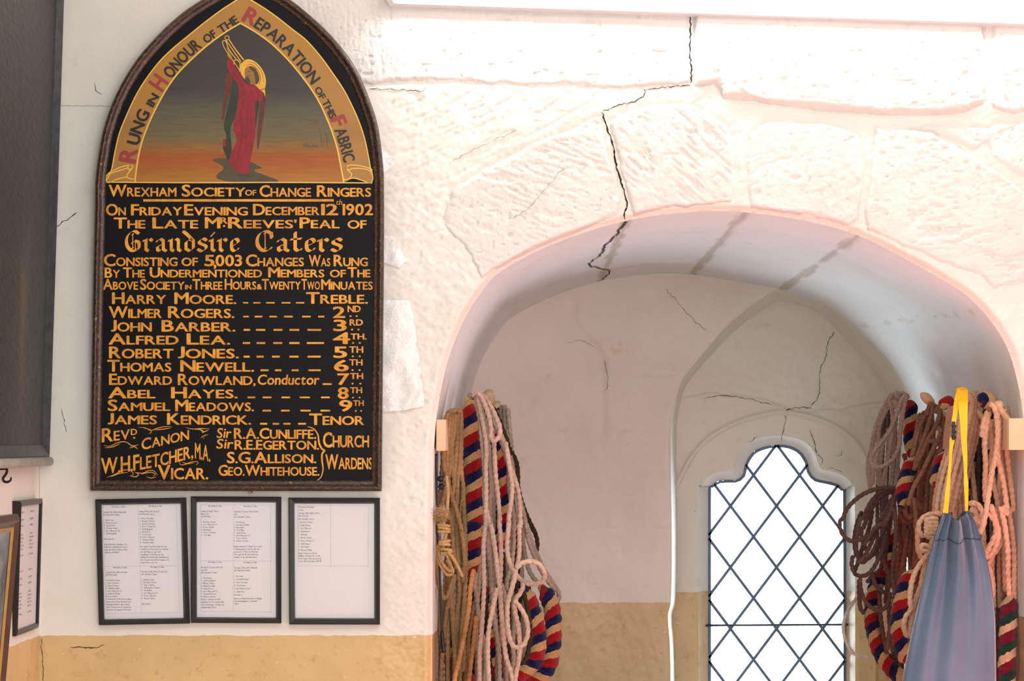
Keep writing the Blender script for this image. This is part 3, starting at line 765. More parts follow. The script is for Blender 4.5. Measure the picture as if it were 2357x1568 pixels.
out_r = [(1262,-5),(1370,60),(1480,138),(1590,225),(1700,312),(1805,430),(1900,560),(1990,695),(2062,835),(2115,960),(2155,1085),(2185,1230),(2200,1320)]
il = smooth_line(in_l, n=60); ir = smooth_line(in_r, n=60); ol = smooth_line(out_l, n=60); orr = smooth_line(out_r, n=60)
loop = np.vstack([il, ir[1:]])
me_mb = MB(); blob(me_mb, [tuple(p) for p in loop], b1, -.0006, smooth=False)
me = mesh_from('painted_landscape', me_mb.V, me_mb.F, M_pict); zz = [v[2] for v in me_mb.V]; z0_, z1_ = min(zz), max(zz)
fuv(me, [(0, 1-(z-z0_)/(z1_-z0_)) for z in zz]); pict = link(me, 'painted_landscape', peal)
tb = NT('old_gold_paint'); M_goldband = tb.out(tb.ramp(tb.noise(4, 4), [(.3, lin(140, 100, 50)), (.5, lin(166, 122, 60)), (.75, lin(170, 124, 36))]), .42, spec=.4)
tb = NT('gilt_lettering'); M_gold = tb.out(tb.ramp(tb.noise(38, 4), [(.35, lin(196, 134, 44)), (.55, lin(226, 158, 52)), (.75, lin(236, 176, 70))]), .42, tb.bump(tb.noise(200, 2), .15, .0004), spec=.35)
M_yel = plain('yellow_line_paint', lin(232, 188, 84), .45, .08)
M_ink = plain('black_letter_paint', lin(24, 18, 20), .45)
M_redl = plain('crimson_letter_paint', lin(150, 48, 56), .5, .12)
mb = MB()
for a, b in ((il, ol), (ir, orr)):
    V_ = [];
    for p, q_ in zip(a, b): V_ += [b1(*p, -.0009), b1(*q_, -.0009)]
    mb.add(V_, [(2*i, 2*i+1, 2*i+3, 2*i+2) for i in range(len(a)-1)])
mb.add([b1(1190, 180, -.0009), b1(1170, -5, -.0009), b1(1216, -32, -.0009), b1(1262, -5, -.0009)], [(0, 1, 2, 3)])
for pts in ([(190,1322),(330,1272),(352,1295),(340,1335),(300,1380),(240,1388),(165,1418),(147,1400),(155,1355)], [(1990,1330),(2030,1280),(2195,1300),(2215,1370),(2205,1418),(2150,1400),(2060,1385),(1990,1388)]):
    blob(mb, pts, b1, -.0011)
band = mb.build('gold_band', M_goldband, peal)
mb = MB()
ribbon(mb, in_l, 11, b1, -.0015); ribbon(mb, in_r, 11, b1, -.0015); ribbon(mb, out_l+[(1216,-34)], 9, b1, -.0015); ribbon(mb, [(1216,-34)]+out_r, 9, b1, -.0015)
ribbon(mb, [(150,1412),(800,1416),(1500,1414),(2212,1418)], 9, b1, -.0017)
for pts in ([(345,1310),(322,1312),(320,1288),(345,1276),(352,1300),(318,1345),(310,1372),(345,1388),(378,1384)], [(345,1276),(250,1300),(160,1352),(148,1395),(170,1416),(250,1384),(310,1372)], [(322,1300),(240,1326),(160,1352)],
            [(2050,1306),(2034,1318),(2018,1298),(2036,1280),(2110,1284),(2200,1308),(2205,1330)], [(2050,1306),(2120,1306),(2190,1322),(2216,1376),(2196,1418),(2140,1400),(2070,1380),(2040,1382),(2052,1350),(2020,1318),(2020,1296)], [(1985,1372),(2000,1394),(2040,1382)]):
    ribbon(mb, pts, 8, b1, -.0017)
mb.build('gilt_outline', M_yel, peal)
# words on the band
BL = [(356,1385),(374,1270),(398,1140),(438,1000),(500,860),(566,742),(640,634),(730,520),(820,428),(930,338),(1050,255),(1185,168)]
BR = [(1190,150),(1300,212),(1410,290),(1510,378),(1590,462),(1670,560),(1745,665),(1815,780),(1870,890),(1915,1000),(1952,1110),(1985,1230),(2000,1290)]
def band_word(red, *a_, **k): m_ = MB(); path_word(m_, *a_, **k); m_.build('painted_initial' if red else 'painted_word', M_redl if red else M_ink, band)
band_word(1, 'R', BL, (375,1262), (394,1166), 128, b1, -.0016, bold=.035)
band_word(0, 'UNG', BL, (402,1128), (488,880), 92, b1, -.0016, bold=.036)
band_word(0, 'IN', BL, (512,832), (562,748), 62, b1, -.0016, bold=.036)
band_word(1, 'H', BL, (585,708), (632,640), 128, b1, -.0016, bold=.035)
band_word(0, 'ONOUR', BL, (655,612), (892,368), 90, b1, -.0016, bold=.036)
band_word(0, 'OF', BL, (925,340), (1008,282), 62, b1, -.0016, bold=.035)
band_word(0, 'THE', BL, (1045,258), (1178,172), 62, b1, -.0016, bold=.035)
band_word(1, 'R', BR, (1205,158), (1288,200), 118, b1, -.0016, bold=.035)
band_word(0, 'EPARATION', BR, (1290,206), (1742,655), 88, b1, -.0016, bold=.032)
band_word(0, 'OF', BR, (1762,690), (1812,775), 48, b1, -.0016, bold=.036)
band_word(0, 'THIS', BR, (1822,792), (1890,925), 54, b1, -.0016, bold=.036)
band_word(1, 'F', BR, (1886,930), (1912,990), 112, b1, -.0016, bold=.036)
band_word(0, 'ABRIC', BR, (1920,1010), (1996,1262), 88, b1, -.0016, bold=.032)
# the angel
M_robe = plain('crimson_robe_paint', lin(134, 12, 32), .5, .25, 50); M_green = plain('dark_green_drape_paint', lin(34, 46, 34), .5, .3, 50)
M_wing = plain('russet_wing_paint', lin(92, 36, 28), .5, .3, 60); M_halo = plain('yellow_halo_paint', lin(222, 170, 58), .42, .1); M_face = plain('ochre_face_paint', lin(138, 104, 52), .5, .2)
M_shade = plain('olive_ground_paint', lin(74, 66, 42), .5, .2); M_hair = plain('umber_paint', lin(74, 50, 30), .5, .2)
def pl(name, mat, polys, lines=(), dy=-.0010):
    mb = MB()
    for p in polys: blob(mb, p, b1, dy)
    for p, w_ in lines: ribbon(mb, p, w_, b1, dy, taper=True)
    return mb.build(name, mat, pict)
pl('painted_ground', M_shade, [[(970,1238),(1100,1226),(1250,1248),(1335,1288),(1362,1302),(1290,1322),(1390,1362),(1478,1408),(1130,1410),(1000,1372),(1062,1300)]], dy=-.0008)
pl('painted_wings', M_wing, [[(1088,560),(1128,600),(1112,700),(1084,800),(1057,932),(1046,920),(1058,780),(1070,650)], [(1362,715),(1386,760),(1372,900),(1347,1050),(1326,1166),(1318,1100),(1328,950),(1343,820)]])
pl('painted_drape', M_green, [[(1140,600),(1176,680),(1166,800),(1150,900),(1112,1000),(1122,1150),(1104,1250),(1075,1200),(1055,1130),(1082,1060),(1060,980),(1075,900),(1100,800),(1120,700)], [(1302,800),(1336,790),(1322,900),(1302,1005)]], dy=-.0012)
pl('painted_robe', M_robe, [[(1092,458),(1130,466),(1152,522),(1196,588),(1232,645),(1290,662),(1334,672),(1362,720),(1355,782),(1306,800),(1306,1000),(1292,1120),(1266,1240),(1246,1352),(1190,1340),(1130,1300),(1102,1250),(1120,1180),(1162,1080),(1134,985),(1162,850),(1176,720),(1170,660),(1118,580),(1086,520)], [(1060,1075),(1078,1090),(1072,1140),(1056,1120)]], dy=-.0014)
pl('robe_folds', plain('deep_crimson_paint', lin(112, 10, 30), .5), [], [([(1215,760),(1190,900),(1200,1050),(1165,1250)], 14), ([(1250,800),(1240,1000),(1225,1200)], 9), ([(1270,830),(1275,1000),(1262,1150)], 7), ([(1110,500),(1150,590),(1190,640)], 9), ([(1300,690),(1330,740),(1310,790)], 8), ([(1180,700),(1230,740),(1300,750)], 7)], dy=-.0017)
pl('painted_halo', M_halo, [[(1212,478),(1240,460),(1282,466),(1330,500),(1372,562),(1388,630),(1376,690),(1345,697),(1306,662),(1262,650),(1222,612),(1192,566),(1188,505)], [(1345,695),(1378,690),(1381,752),(1370,720)]], dy=-.0018)
pl('halo_lines', M_hair, [], [([(1225,510),(1275,500),(1325,545),(1345,610),(1330,670)], 5), ([(1235,478),(1300,492),(1355,560),(1370,640)], 4)], dy=-.0021)
pl('painted_face', M_face, [[(1228,530),(1262,512),(1300,530),(1326,575),(1334,620),(1305,656),(1262,648),(1232,610),(1222,570)]], dy=-.0024)
pl('painted_hand', M_face, [[(1088,440),(1090,395),(1076,360),(1100,385),(1118,420),(1120,458)]], dy=-.0024)
pl('painted_hair', M_hair, [[(1262,512),(1304,528),(1330,575),(1336,622),(1312,655),(1302,600),(1290,556),(1262,536)], [(1226,600),(1250,598),(1268,640),(1252,652),(1232,630)]], [([(1245,556),(1258,552),(1270,560)], 6), ([(1238,584),(1250,588),(1262,584)], 5)], dy=-.0027)
pl('painted_foot', M_hair, [[(1215,1348),(1242,1350),(1268,1372),(1238,1374)]], dy=-.0018)
mb = MB()
for p, w_ in (([(1096,300),(1150,380),(1216,466)], 9), ([(1078,312),(1140,400),(1196,480)], 7), ([(1050,320),(1075,318),(1100,380),(1150,450),(1192,492)], 7), ([(1050,322),(1060,360),(1090,410),(1140,480),(1180,540)], 6),
              ([(1068,292),(1076,280),(1092,278),(1102,290),(1096,306),(1080,308),(1068,294)], 6), ([(1140,500),(1140,475),(1160,462),(1182,480),(1186,520),(1182,556)], 7)):
    ribbon(mb, p, w_, b1, -.0025)
mb.build('painted_trumpets', M_halo, pict)
mb = MB(); ribbon(mb, [(1775,950),(1800,1010),(1815,1070),(1820,1135)], 8, b1, -.0009)
for a in [(1740,938),(1750,965),(1795,925),(1812,945),(1800,968),(1765,915)]: ribbon(mb, [(1775,950), ((1775+a[0])/2, (950+a[1])/2-8), a], 6, b1, -.0009, taper=True)
ribbon(mb, [(1850,1020),(1860,1080),(1858,1130)], 9, b1, -.0009, taper=True); blob(mb, [(1680,1140),(1700,1105),(1730,1130),(1770,1120),(1800,1140)], b1, -.0009)
mb.build('painted_palm', plain('sepia_palm_paint', lin(100, 72, 44), .5), pict)

# gilt lettering
L1 = MB()
def one_word(*a, **k): m_ = MB(); word(m_, *a, **k); return m_.build('painted_word', M_gold, panel)
def w2(t, x0, x1, b, H=85, h=65, **k): one_word(t, x0, x1, b, H, h, b2_, -.0006, **k)
def w3(t, x0, x1, b, H=86, h=67, **k): one_word(t, x0, x1, b, H, h, b3, -.0006, **k)
def bars(mapf, y0, y1, segs):
    for a, b in segs: ribbon(L1, [(a, (y0+y1)/2), (b, (y0+y1)/2)], y1-y0, mapf, -.0006, smooth=False)
B_ = .026
for a in [('WREXHAM',172,692,175,88,66),('SOCIETY',738,1225,175,88,66),('OF',1228,1312,168,42,None),('CHANGE',1340,1735,177,86,66),('RINGERS',1785,2200,177,86,66),
          ('ON',150,300,322,86,60),('FRIDAY',345,735,322,84,62),('EVENING',757,1245,322,84,62),('DECEMBER',1290,1800,320,84,62),('12',1820,1942,320,84,None),('1902',1985,2215,320,84,None),
          ('THE',212,450,423,82,62),('LATE',512,860,423,82,62),('M',918,1030,422,84,None),('R',1036,1088,386,46,None),("REEVES'",1098,1622,422,84,62),('PEAL',1652,1955,422,82,62),('OF',2022,2165,424,62,None),
          ('CONSISTING',135,700,715,90,64),('OF',735,858,714,62,None),('5',915,985,715,84,None),('003',1000,1200,715,84,None),('CHANGES',1235,1680,716,88,64),('WAS',1722,1885,716,84,60),('RUNG',1915,2175,716,86,64),
          ('BY',140,255,805,76,58),('THE',282,447,804,76,58),('UNDERMENTIONED',490,1355,803,76,58),('MEMBERS',1408,1838,802,76,58),('OF',1885,2005,802,56,None),('THE',2022,2195,802,76,58),
          ('ABOVE',128,395,898,80,60),('SOCIETY',415,755,898,80,60),('IN',762,808,896,34,None),('THREE',820,1048,898,80,60),('HOURS',1070,1310,897,80,60),('&',1318,1355,896,40,None),('TWENTY',1358,1655,897,80,60),('TWO',1665,1805,897,80,60),('MINUATES.',1818,2230,898,78,60),
          ('HARRY',198,612,1008,86,66),('MOORE.',682,1155,1008,86,66),('TREBLE.',1702,2175,1006,86,66),
          ('WILMER',172,577,1117,88,68),('ROGERS.',632,1140,1117,88,68),('2',1910,1998,1116,84,None),('ND',2022,2120,1072,48,None),
          ('JOHN',190,500,1222,86,68),('BARBER.',583,1148,1222,86,68),('3',1915,2008,1218,84,None),('RD',2038,2138,1176,46,None),
          ('ALFRED',172,708,1323,84,66),('LEA.',778,1108,1323,84,66),('4',1912,2035,1318,86,None),('TH.',2045,2165,1284,44,None)]:
    w2(*a[:4], H=a[4], h=a[5], bold=B_ if (a[5] or a[4] > 50) else .03)
one_word(',', 985, 1000, 722, 84, None, b2_, -.0006, bold=.036)
one_word('th', 1928, 1975, 240, 40, None, b2_, -.0006, bold=0, shear=.2)
bars(b2_, 197, 216, [(437, 1913)]); bars(b2_, 236, 240, [(1948, 1952), (1958, 1962)]); bars(b2_, 398, 412, [(1055, 1072)])
for (y0, y1, sg) in [(995,1006,[(1210,1250),(1290,1345),(1390,1455),(1508,1578),(1620,1685)]), (1101,1114,[(1212,1255),(1300,1360),(1415,1473),(1528,1595),(1668,1735),(1792,1840)]),
                     (1203,1218,[(1215,1265),(1310,1382),(1447,1515),(1570,1645),(1710,1815)]), (1305,1320,[(1208,1265),(1315,1382),(1445,1513),(1568,1648),(1705,1838)]),
                     (1098,1110,[(2036,2050),(2084,2098)]), (1202,1214,[(2048,2062),(2098,2112)]), (1306,1318,[(2056,2070),(2108,2122)])]: bars(b2_, y0, y1, sg)
for a in [('ROBERT',175,668,150,88,70),('JONES.',708,1175,150,88,70),('5',1915,2012,146,84,None),('TH',2035,2140,108,48,None),
          ('THOMAS',162,652,253,88,66),('NEWELL.',728,1293,253,86,68),('6',1920,2025,250,84,None),('TH',2035,2135,206,46,None),
          ('EDWARD',175,658,356,84,64),('ROWLAND,',708,1305,357,84,66),('7',1945,2030,356,86,None),('TH',2042,2140,311,44,None),
          ('ABEL',170,528,460,84,62),('HAYES.',657,1165,460,84,64),('8',1948,2025,464,86,None),('TH',2042,2132,421,44,None),
          ('SAMUEL',165,643,558,84,62),('MEADOWS.',688,1292,560,86,64),('9',1960,2052,561,84,None),('TH',2065,2145,520,42,None),
          ('JAMES',165,540,662,84,66),('KENDRICK.',625,1270,664,86,68),('TENOR',1727,2145,667,86,66),
          ('CHURCH',1832,2185,840,112,88),('WARDENS',1850,2212,1010,112,86),('R.A.CUNLIFFE.',1142,1775,774,80,68),('R.E.EGERTON.',1147,1797,858,72,66),('S.G.ALLISON.',1088,1775,963,84,66),('GEO.WHITEHOUSE.',1022,1800,1060,80,64),
          ('VICAR.',552,938,1088,108,84)]:
    w3(*a[:4], H=a[4], h=a[5], bold=B_)
w3('Conductor', 1322, 1797, 355, H=76, h=None, bold=.02, lower=True, shear=.1)
w3('Sir', 1005, 1115, 768, H=74, h=None, bold=.012, lower=True, shear=.12); w3('Sir', 1003, 1130, 850, H=72, h=None, bold=.012, lower=True, shear=.12)
w3('REV', 118, 330, 802, H=104, h=74, base1=776, bold=.02); w3('D', 342, 388, 745, H=46, h=None, bold=.02); bars(b3, 762, 774, [(358, 374)])
w3('CANON', 425, 790, 862, H=84, h=72, base1=780, bold=.02); w3('W.H.FLETCHER,', 112, 822, 1046, H=118, h=96, base1=920, bold=.022, curve=-22)
w3('M.A.', 838, 955, 925, H=118, h=None, base1=952, bold=.02)
for (y0, y1, sg) in [(131,146,[(1215,1262),(1315,1370),(1435,1495),(1570,1640),(1710,1812)]), (237,251,[(1345,1408),(1458,1508),(1587,1640),(1717,1812)]), (345,358,[(1827,1897)]),
                     (448,461,[(1245,1305),(1362,1430),(1508,1575),(1650,1728),(1815,1882)]), (550,564,[(1362,1427),(1505,1572),(1655,1735),(1810,1885)]), (652,666,[(1342,1398),(1440,1490),(1523,1577),(1637,1697)]),
                     (130,142,[(2054,2068),(2108,2122)]), (237,249,[(2052,2066),(2106,2120)]), (342,354,[(2052,2066),(2112,2126)]), (450,461,[(2056,2070),(2106,2120)]), (553,565,[(2078,2090),(2120,2132)])]: bars(b3, y0, y1, sg)
# brace and flourishes
ribbon(L1, [(1712,680),(1760,700),(1790,745),(1800,810),(1820,852),(1842,868),(1824,890),(1822,940),(1830,1010),(1815,1070),(1785,1098)], 14, b3, -.0006, taper=True, n=60)
for p in ([(400,685),(450,690),(495,710),(540,695),(600,682),(660,682)], [(440,692),(490,705),(496,728),(480,735)], [(510,706),(580,702),(650,692)], [(765,688),(820,700),(880,696),(950,698)], [(830,702),(880,704),(905,722),(880,712)], [(890,730),(925,715),(945,705)],
          [(130,828),(180,832),(240,805),(300,800),(345,830),(330,850)], [(140,845),(200,838),(260,812)], [(320,815),(360,830),(400,820)], [(340,845),(370,838),(395,855)], [(885,770),(900,755),(940,742)], [(900,778),(912,760)],
          [(155,1075),(220,1050),(270,1022),(330,1018),(360,1045),(345,1062)], [(185,1070),(250,1045),(320,1035)], [(330,1062),(380,1070),(400,1050),(380,1040)], [(370,1035),(430,1042),(480,1022),(520,1025),(550,1060)], [(420,1050),(490,1035),(530,1050),(510,1068)], [(460,1070),(500,1080),(540,1070)],
          [(718,955),(725,975),(760,975),(800,958),(850,952),(862,965),(845,978)], [(740,958),(780,968),(830,962)]):
    ribbon(L1, p, 6.5, b3, -.0006, taper=True)
# blackletter line drawn with a broad nib
NIB = {
 'r': ([[(.04,.50),(.13,.58),(.13,.10),(.21,.02)],[(.13,.48),(.28,.60),(.36,.50)]], .42),
 'n': ([[(.04,.50),(.13,.58),(.13,.10),(.21,.02)],[(.13,.46),(.31,.60),(.40,.52),(.40,.10),(.48,.02)]], .54),
 'i': ([[(.04,.50),(.13,.58),(.13,.10),(.22,.02)],[(.11,.74),(.20,.86)]], .28),
 'a': ([[(.10,.48),(.22,.60),(.34,.50),(.34,.10),(.44,.02)],[(.34,.34),(.12,.24),(.12,.08),(.20,.01),(.34,.14)]], .48),
 'd': ([[(.02,.94),(.16,.80),(.40,.50),(.40,.14),(.27,.01),(.12,.12),(.12,.44),(.26,.58),(.38,.50)]], .50),
 's': ([[(.36,.52),(.24,.61),(.10,.50),(.12,.38),(.33,.26),(.34,.12),(.20,.0),(.05,.10)]], .42),
 'e': ([[(.36,.12),(.24,.01),(.12,.12),(.12,.48),(.26,.60),(.36,.50),(.33,.38),(.12,.26)]], .42),
 't': ([[(.16,.88),(.16,.12),(.26,.01),(.36,.10)],[(.03,.56),(.34,.60)]], .40),
 'G': ([[(.54,.84),(.38,.96),(.20,.86),(.09,.60),(.10,.30),(.24,.06),(.42,.02),(.55,.14),(.55,.40),(.42,.50),(.30,.40)],[(.32,.80),(.32,.16)],[(.42,.5),(.42,.1)]], .66),
 'C': ([[(.54,.84),(.36,.96),(.18,.86),(.08,.58),(.10,.28),(.24,.05),(.42,.03),(.54,.16)],[(.34,.86),(.34,.14)],[(.54,.86),(.56,.64)]], .64)}
def blackletter(text, x0, x1, base, H):
    L1 = MB()
    tot = sum(NIB[c][1]+.03 for c in text)-.03; kx = (x1-x0)/tot; x = x0; nx_, ny_ = .058, .046
    for c in text:
        for st in NIB[c][0]:
            pts = smooth_line(st, n=len(st)*4) if len(st) > 2 and c in 'GCse' else np.asarray(st, float)
            hair = c in 'GC' and len(st) == 2 and st[0][0] == st[1][0]; f = .25 if hair else 1
            for a, b in zip(pts[:-1], pts[1:]):
                q_ = [(a[0]-nx_*f, a[1]-ny_*f), (a[0]+nx_*f, a[1]+ny_*f), (b[0]+nx_*f, b[1]+ny_*f), (b[0]-nx_*f, b[1]-ny_*f)]
                L1.add([b2_(x+u*kx, base-v*H, -.0006) for u, v in q_], [(0, 1, 2, 3)])
            for e in (pts[0], pts[-1]):
                L1.add([b2_(x+(e[0]+du)*kx, base-(e[1]+dv)*H, -.00065) for du, dv in ((-nx_, -ny_), (0, -ny_*1.1), (nx_, ny_), (0, ny_*1.1))], [(0, 1, 2, 3)])
        x += (NIB[c][1]+.03)*kx
    L1.build('painted_word', M_gold, panel)
blackletter('Grandsire', 290, 1185, 602, 165); blackletter('Caters', 1302, 1985, 602, 165)
o = L1.build('painted_dashes_and_flourishes', M_gold, panel); o['kind'] = 'stuff'
mb = MB(); c = P(577, 1133, S(-.02)); mb.tube([(c[0], 0, c[2]), (c[0], -.03, c[2])], .004, 10); o = mb.build('screw', plain('brass_screw', lin(150, 110, 70), .35, metal=.8), None, P(577, 1133, S(-.0)))
tag(o, 'small brass screw head in the wall just under the peal board', 'screw')

# ------------------------------------------------------------------ framed notices
M_blackfr = plain('black_frame_lacquer', lin(16, 17, 20), .28, .2, spec=.5); M_paper = plain('white_paper', lin(222, 223, 228), .6, .015, 4, .05); M_print = plain('printed_ink', lin(58, 58, 64), .8); M_rule = plain('table_rule', lin(165, 165, 172), .8)
tgl = NT('picture_glass'); tr = tgl.n('ShaderNodeBsdfTransparent'); gl = tgl.n('ShaderNodeBsdfGlossy'); gl.inputs['Roughness'].default_value = .03
fr = tgl.n('ShaderNodeFresnel'); fr.inputs[0].default_value = 1.35; mx = tgl.n('ShaderNodeMixShader')
tgl.l(fr.outputs[0], mx.inputs[0]); tgl.l(tr.outputs[0], mx.inputs[1]); tgl.l(gl.outputs[0], mx.inputs[2]); tgl.l(mx.outputs[0], tgl.t.nodes['Material Output'].inputs[0]); M_pglass = tgl.m
def quad_frame(root, outer, inner, mapf, front, back, mat, name='frame'):
    "outer/inner: 4 px corners, frame with a small inner rebate"
    mb = MB(); o = [Vector(a) for a in outer]; i_ = [Vector(a) for a in inner]
    rings = [(outer, back), (outer, front), ([tuple(Vector(a)*.85+Vector(b)*.15) for a, b in zip(outer, inner)], front+.002), ([tuple(Vector(a)*.12+Vector(b)*.88) for a, b in zip(outer, inner)], front+.001), (inner, front-.006), (inner, back+.002)]
    V_ = [mapf(p[0], p[1], -f) for r, f in rings for p in r]
    F_ = [(r*4+k, r*4+(k+1) % 4, (r+1)*4+(k+1) % 4, (r+1)*4+k) for r in range(len(rings)-1) for k in range(4)]
    mb.add(V_, F_); return mb.build(name, mat, root)
def wf(px, py, dy=0.0): return P(px, py, S(dy))
def text_line(mb, t, x, y, H, mapf, dy, kx=.80, shear=0.0):
    L, wd = layout(t, H, None, .004, .10, 1, space=.40, lower=True)
    for V_, F_, xx, sc in L:
        X = x+(V_[:, 0]*sc+xx)*kx; Y = y-V_[:, 1]*sc; mb.add([mapf(a, c, dy) for a, c in zip(X, Y)], F_)
    return wd*kx
M_pglass2 = M_pglass
def notice(label, outer, inner, paper, tm, texts, rules, skew=0.0, H=17, group='black framed notices under the peal board'):
    ox_, oy_ = np.mean(outer, 0); root = thing('framed_notice', label, 'picture frame', P(ox_, max(p[1] for p in outer), 1), group)
    quad_frame(root, outer, inner, wf, .020, .001, M_blackfr)
    mb = MB(); mb.add([wf(*p, -.0095) for p in paper]+[wf(*p, -.0085) for p in paper], [(0,1,2,3),(7,6,5,4),(0,4,5,1),(1,5,6,2),(2,6,7,3),(3,7,4,0)]); pp = mb.build('paper', M_paper, root)
    mb = MB(); mb.add([wf(*p, -.008) for p in inner]+[wf(*p, -.0055) for p in inner], [(0,1,2,3),(7,6,5,4),(0,4,5,1),(1,5,6,2),(2,6,7,3),(3,7,4,0)]); mb.build('backing_board', plain('grey_mount', lin(74, 78, 86), .6), root)
    mb = MB(); mb.add([wf(*p, -.0145) for p in inner], [(0, 1, 2, 3)]); mb.build('glass', M_pglass, root)
    mb = MB()
    for x, y, t in texts:
        for k, ln in enumerate(t.split('\n')):
            if ln: text_line(mb, ln, x+skew*(y+k*29.2-235), y+k*29.2+6, H, tm, -.0100)
    o_ = mb.build('printed_text', M_print, pp); o_['kind'] = 'stuff'
    mb = MB()
    for a, b in rules: ribbon(mb, [a, b], 2.0, tm, -.0099, smooth=False)
    o_ = mb.build('table_rules', M_rule, pp); o_['kind'] = 'stuff'
    return root
t5 = lambda X, Y, dy=0.0: wf(200+X/4.752, 1130+Y/4.752, dy)
t6 = lambda X, Y, dy=0.0: wf(430+X/4.751, 1130+Y/4.751, dy)
c5 = lambda L: [(200+x/4.752, 1130+y/4.752) for x, y in L]; c6 = lambda L: [(430+x/4.751, 1130+y/4.751) for x, y in L]
notice('black framed notice sheet hanging tilted, left of the three under the peal board', c5([(92,95),(1088,75),(1128,1452),(132,1470)]), c5([(160,138),(1030,125),(1070,1392),(192,1408)]), c5([(162,155),(1024,140),(1056,1390),(194,1405)]), t5,
 [(268,178,'Wrexham, St Giles'),(180,236,'Sunday 1 May 2016 in 43mins (10)\n1260 Plain Bob Doubles'),(180,324,'1   Sian E Jones\n2   Diane Forward\n3   Gavin E Price\n4   Christine Sollars\n5   Ian C Maycock (C)\n6   David Spalding'),(184,530,'First quarter: 1'),
  (182,588,'Rung following a blessing of the\nbells after refurbishment and to\nmark the birth of Anwen Wyn\nSalisbury on 13 April'),(270,842,'Wrexham, St Giles'),(186,893,'Sunday 19 June 2016 in 46 mins\n1260 PB Doubles'),(184,982,'1   Dafydd Forward\n2   Rita C Roberts\n3   Diane Forward\n4   Christine Sollars\n5   Ian C Maycock (C)\n6   Robert L Davies\nFirst on treble: 1\nIn celebration of the 50th wedding\nanniversary of June Hayward (nee\nHastings) and Stan; June is Great\nAunt of 1 and sister of 3 and in her\n60th year of ringing at Wrexham.'),
  (675,170,'Wrexham, St Giles'),(572,228,'Sunday 8 May 2016 (24 in D)\n1296 Plain Bob Caters'),(574,305,'1   Peter J Woollam\n2   Beverley J Furniss\n3   Geoffrey Parting\n4   Peter L Furniss (C)\n5   David Baggett\n6   Ben Kellett\n7   Tom Davies\n8   Peter J Thomson\n9   Thomas D Miles\n10   Stewart Sollars'),
  (574,612,'First quarter on all ten bells since the\ncompletion of the project to refurbish\nthe bells. Rung as a get well\ncompliment to Ian Maycock, the\ndriving force behind the refurbishment,\nwho was prevented from ringing by ill\nhealth. First on ten - 10'),(675,836,'Wrexham, St Giles'),(575,887,'Thursday 21 July 2016 in 50 mins (24)\n1260 Grandsire Triples'),(574,975,'1   Christine Sollars\n2   Beverley J Furniss\n3   Peter L Furniss\n4   Christopher O Parker\n5   Ben Kellett\n6   Ian C Maycock (C)\n7   Peter J Thomson\n8   Nicola J Galton'),(574,1240,'First triples: 1')],
 [((172,158),(975,150)),((172,158),(208,1342)),((975,150),(1014,1332)),((208,1342),(1014,1332)),((192,828),(996,820)),((558,154),(596,1338))], skew=.028, group=None)
notice('black framed notice with four printed panels, middle of the three under the peal board', c6([(46,62),(1034,66),(1034,1450),(48,1445)]), c6([(110,108),(984,112),(988,1395),(112,1390)]), c6([(110,124),(972,128),(974,1388),(112,1382)]), t6,
 [(232,168,'Wrexham, St Giles'),(156,226,'Sunday 21 August 2016 in\n51mins (24)\n1260 PB Minor'),(158,342,'1   Beverley J Furniss\n2   Ian C Maycock (C)\n3   Peter L Furniss\n4   Ben Kellett\n5   Peter J Thomson\n6   Tom Miles'),(618,171,'Wrexham, St Giles'),(518,230,'Saturday 1 October 2016 in 51 min\n(24)\n1260 Grandsire Triples'),
  (518,346,'1   Tom Davies\n2   Beverley J Furniss\n3   Ben Kellett\n4   Tom Miles\n5   Gavin E Price\n6   Ian C Maycock (C)\n7   Peter L Furniss\n8   Robert L Davies'),(517,611,'Rung in memory of Sheila Trevor and\nin thanksgiving for her life. She was\npromoted to Glory on 29th June,\n2016, aged 64. She was a life-long\nmember of the Salvation Army'),
  (232,782,'Wrexham, St Giles'),(157,840,'Monday 17 October 2016 in 53\nmin (24)\n1260 Grandsire Triples'),(158,956,'1   Tom Davies\n2   Sarah Gerington\n3   Nicola J Galton\n4   Michael Carding\n5   Gavin E Price\n6   Ian C Maycock (C)\n7   Gareth B R Jones\n8   Robert L Davies\nRung to celebrate the 10th\nanniversary of St Joseph\'s High\nSchool becoming a Catholic and\nAnglican High School'),
  (618,786,'Wrexham, St Giles'),(518,845,'Tuesday, 2 May 2017 in 44m (10)\n1260 Plain Bob Doubles'),(518,936,'1   Sian Jones'),(518,970,'2   Dafydd Forward'),(518,1004,'3   Diane Forward'),(518,1038,'4   Tom Davies'),(518,1072,'5   Ian C Maycock (C)'),(518,1106,'6   Gavin Price'),(518,1140,'1st inside: 2'),(518,1180,'Rung as a belated welcome to Abigail\nLily, granddaughter to Christine\nSollars')],
 [((150,152),(920,158)),((150,152),(150,1318)),((920,158),(918,1326)),((150,1318),(918,1326)),((150,764),(918,770)),((508,154),(506,1322))], group=None)
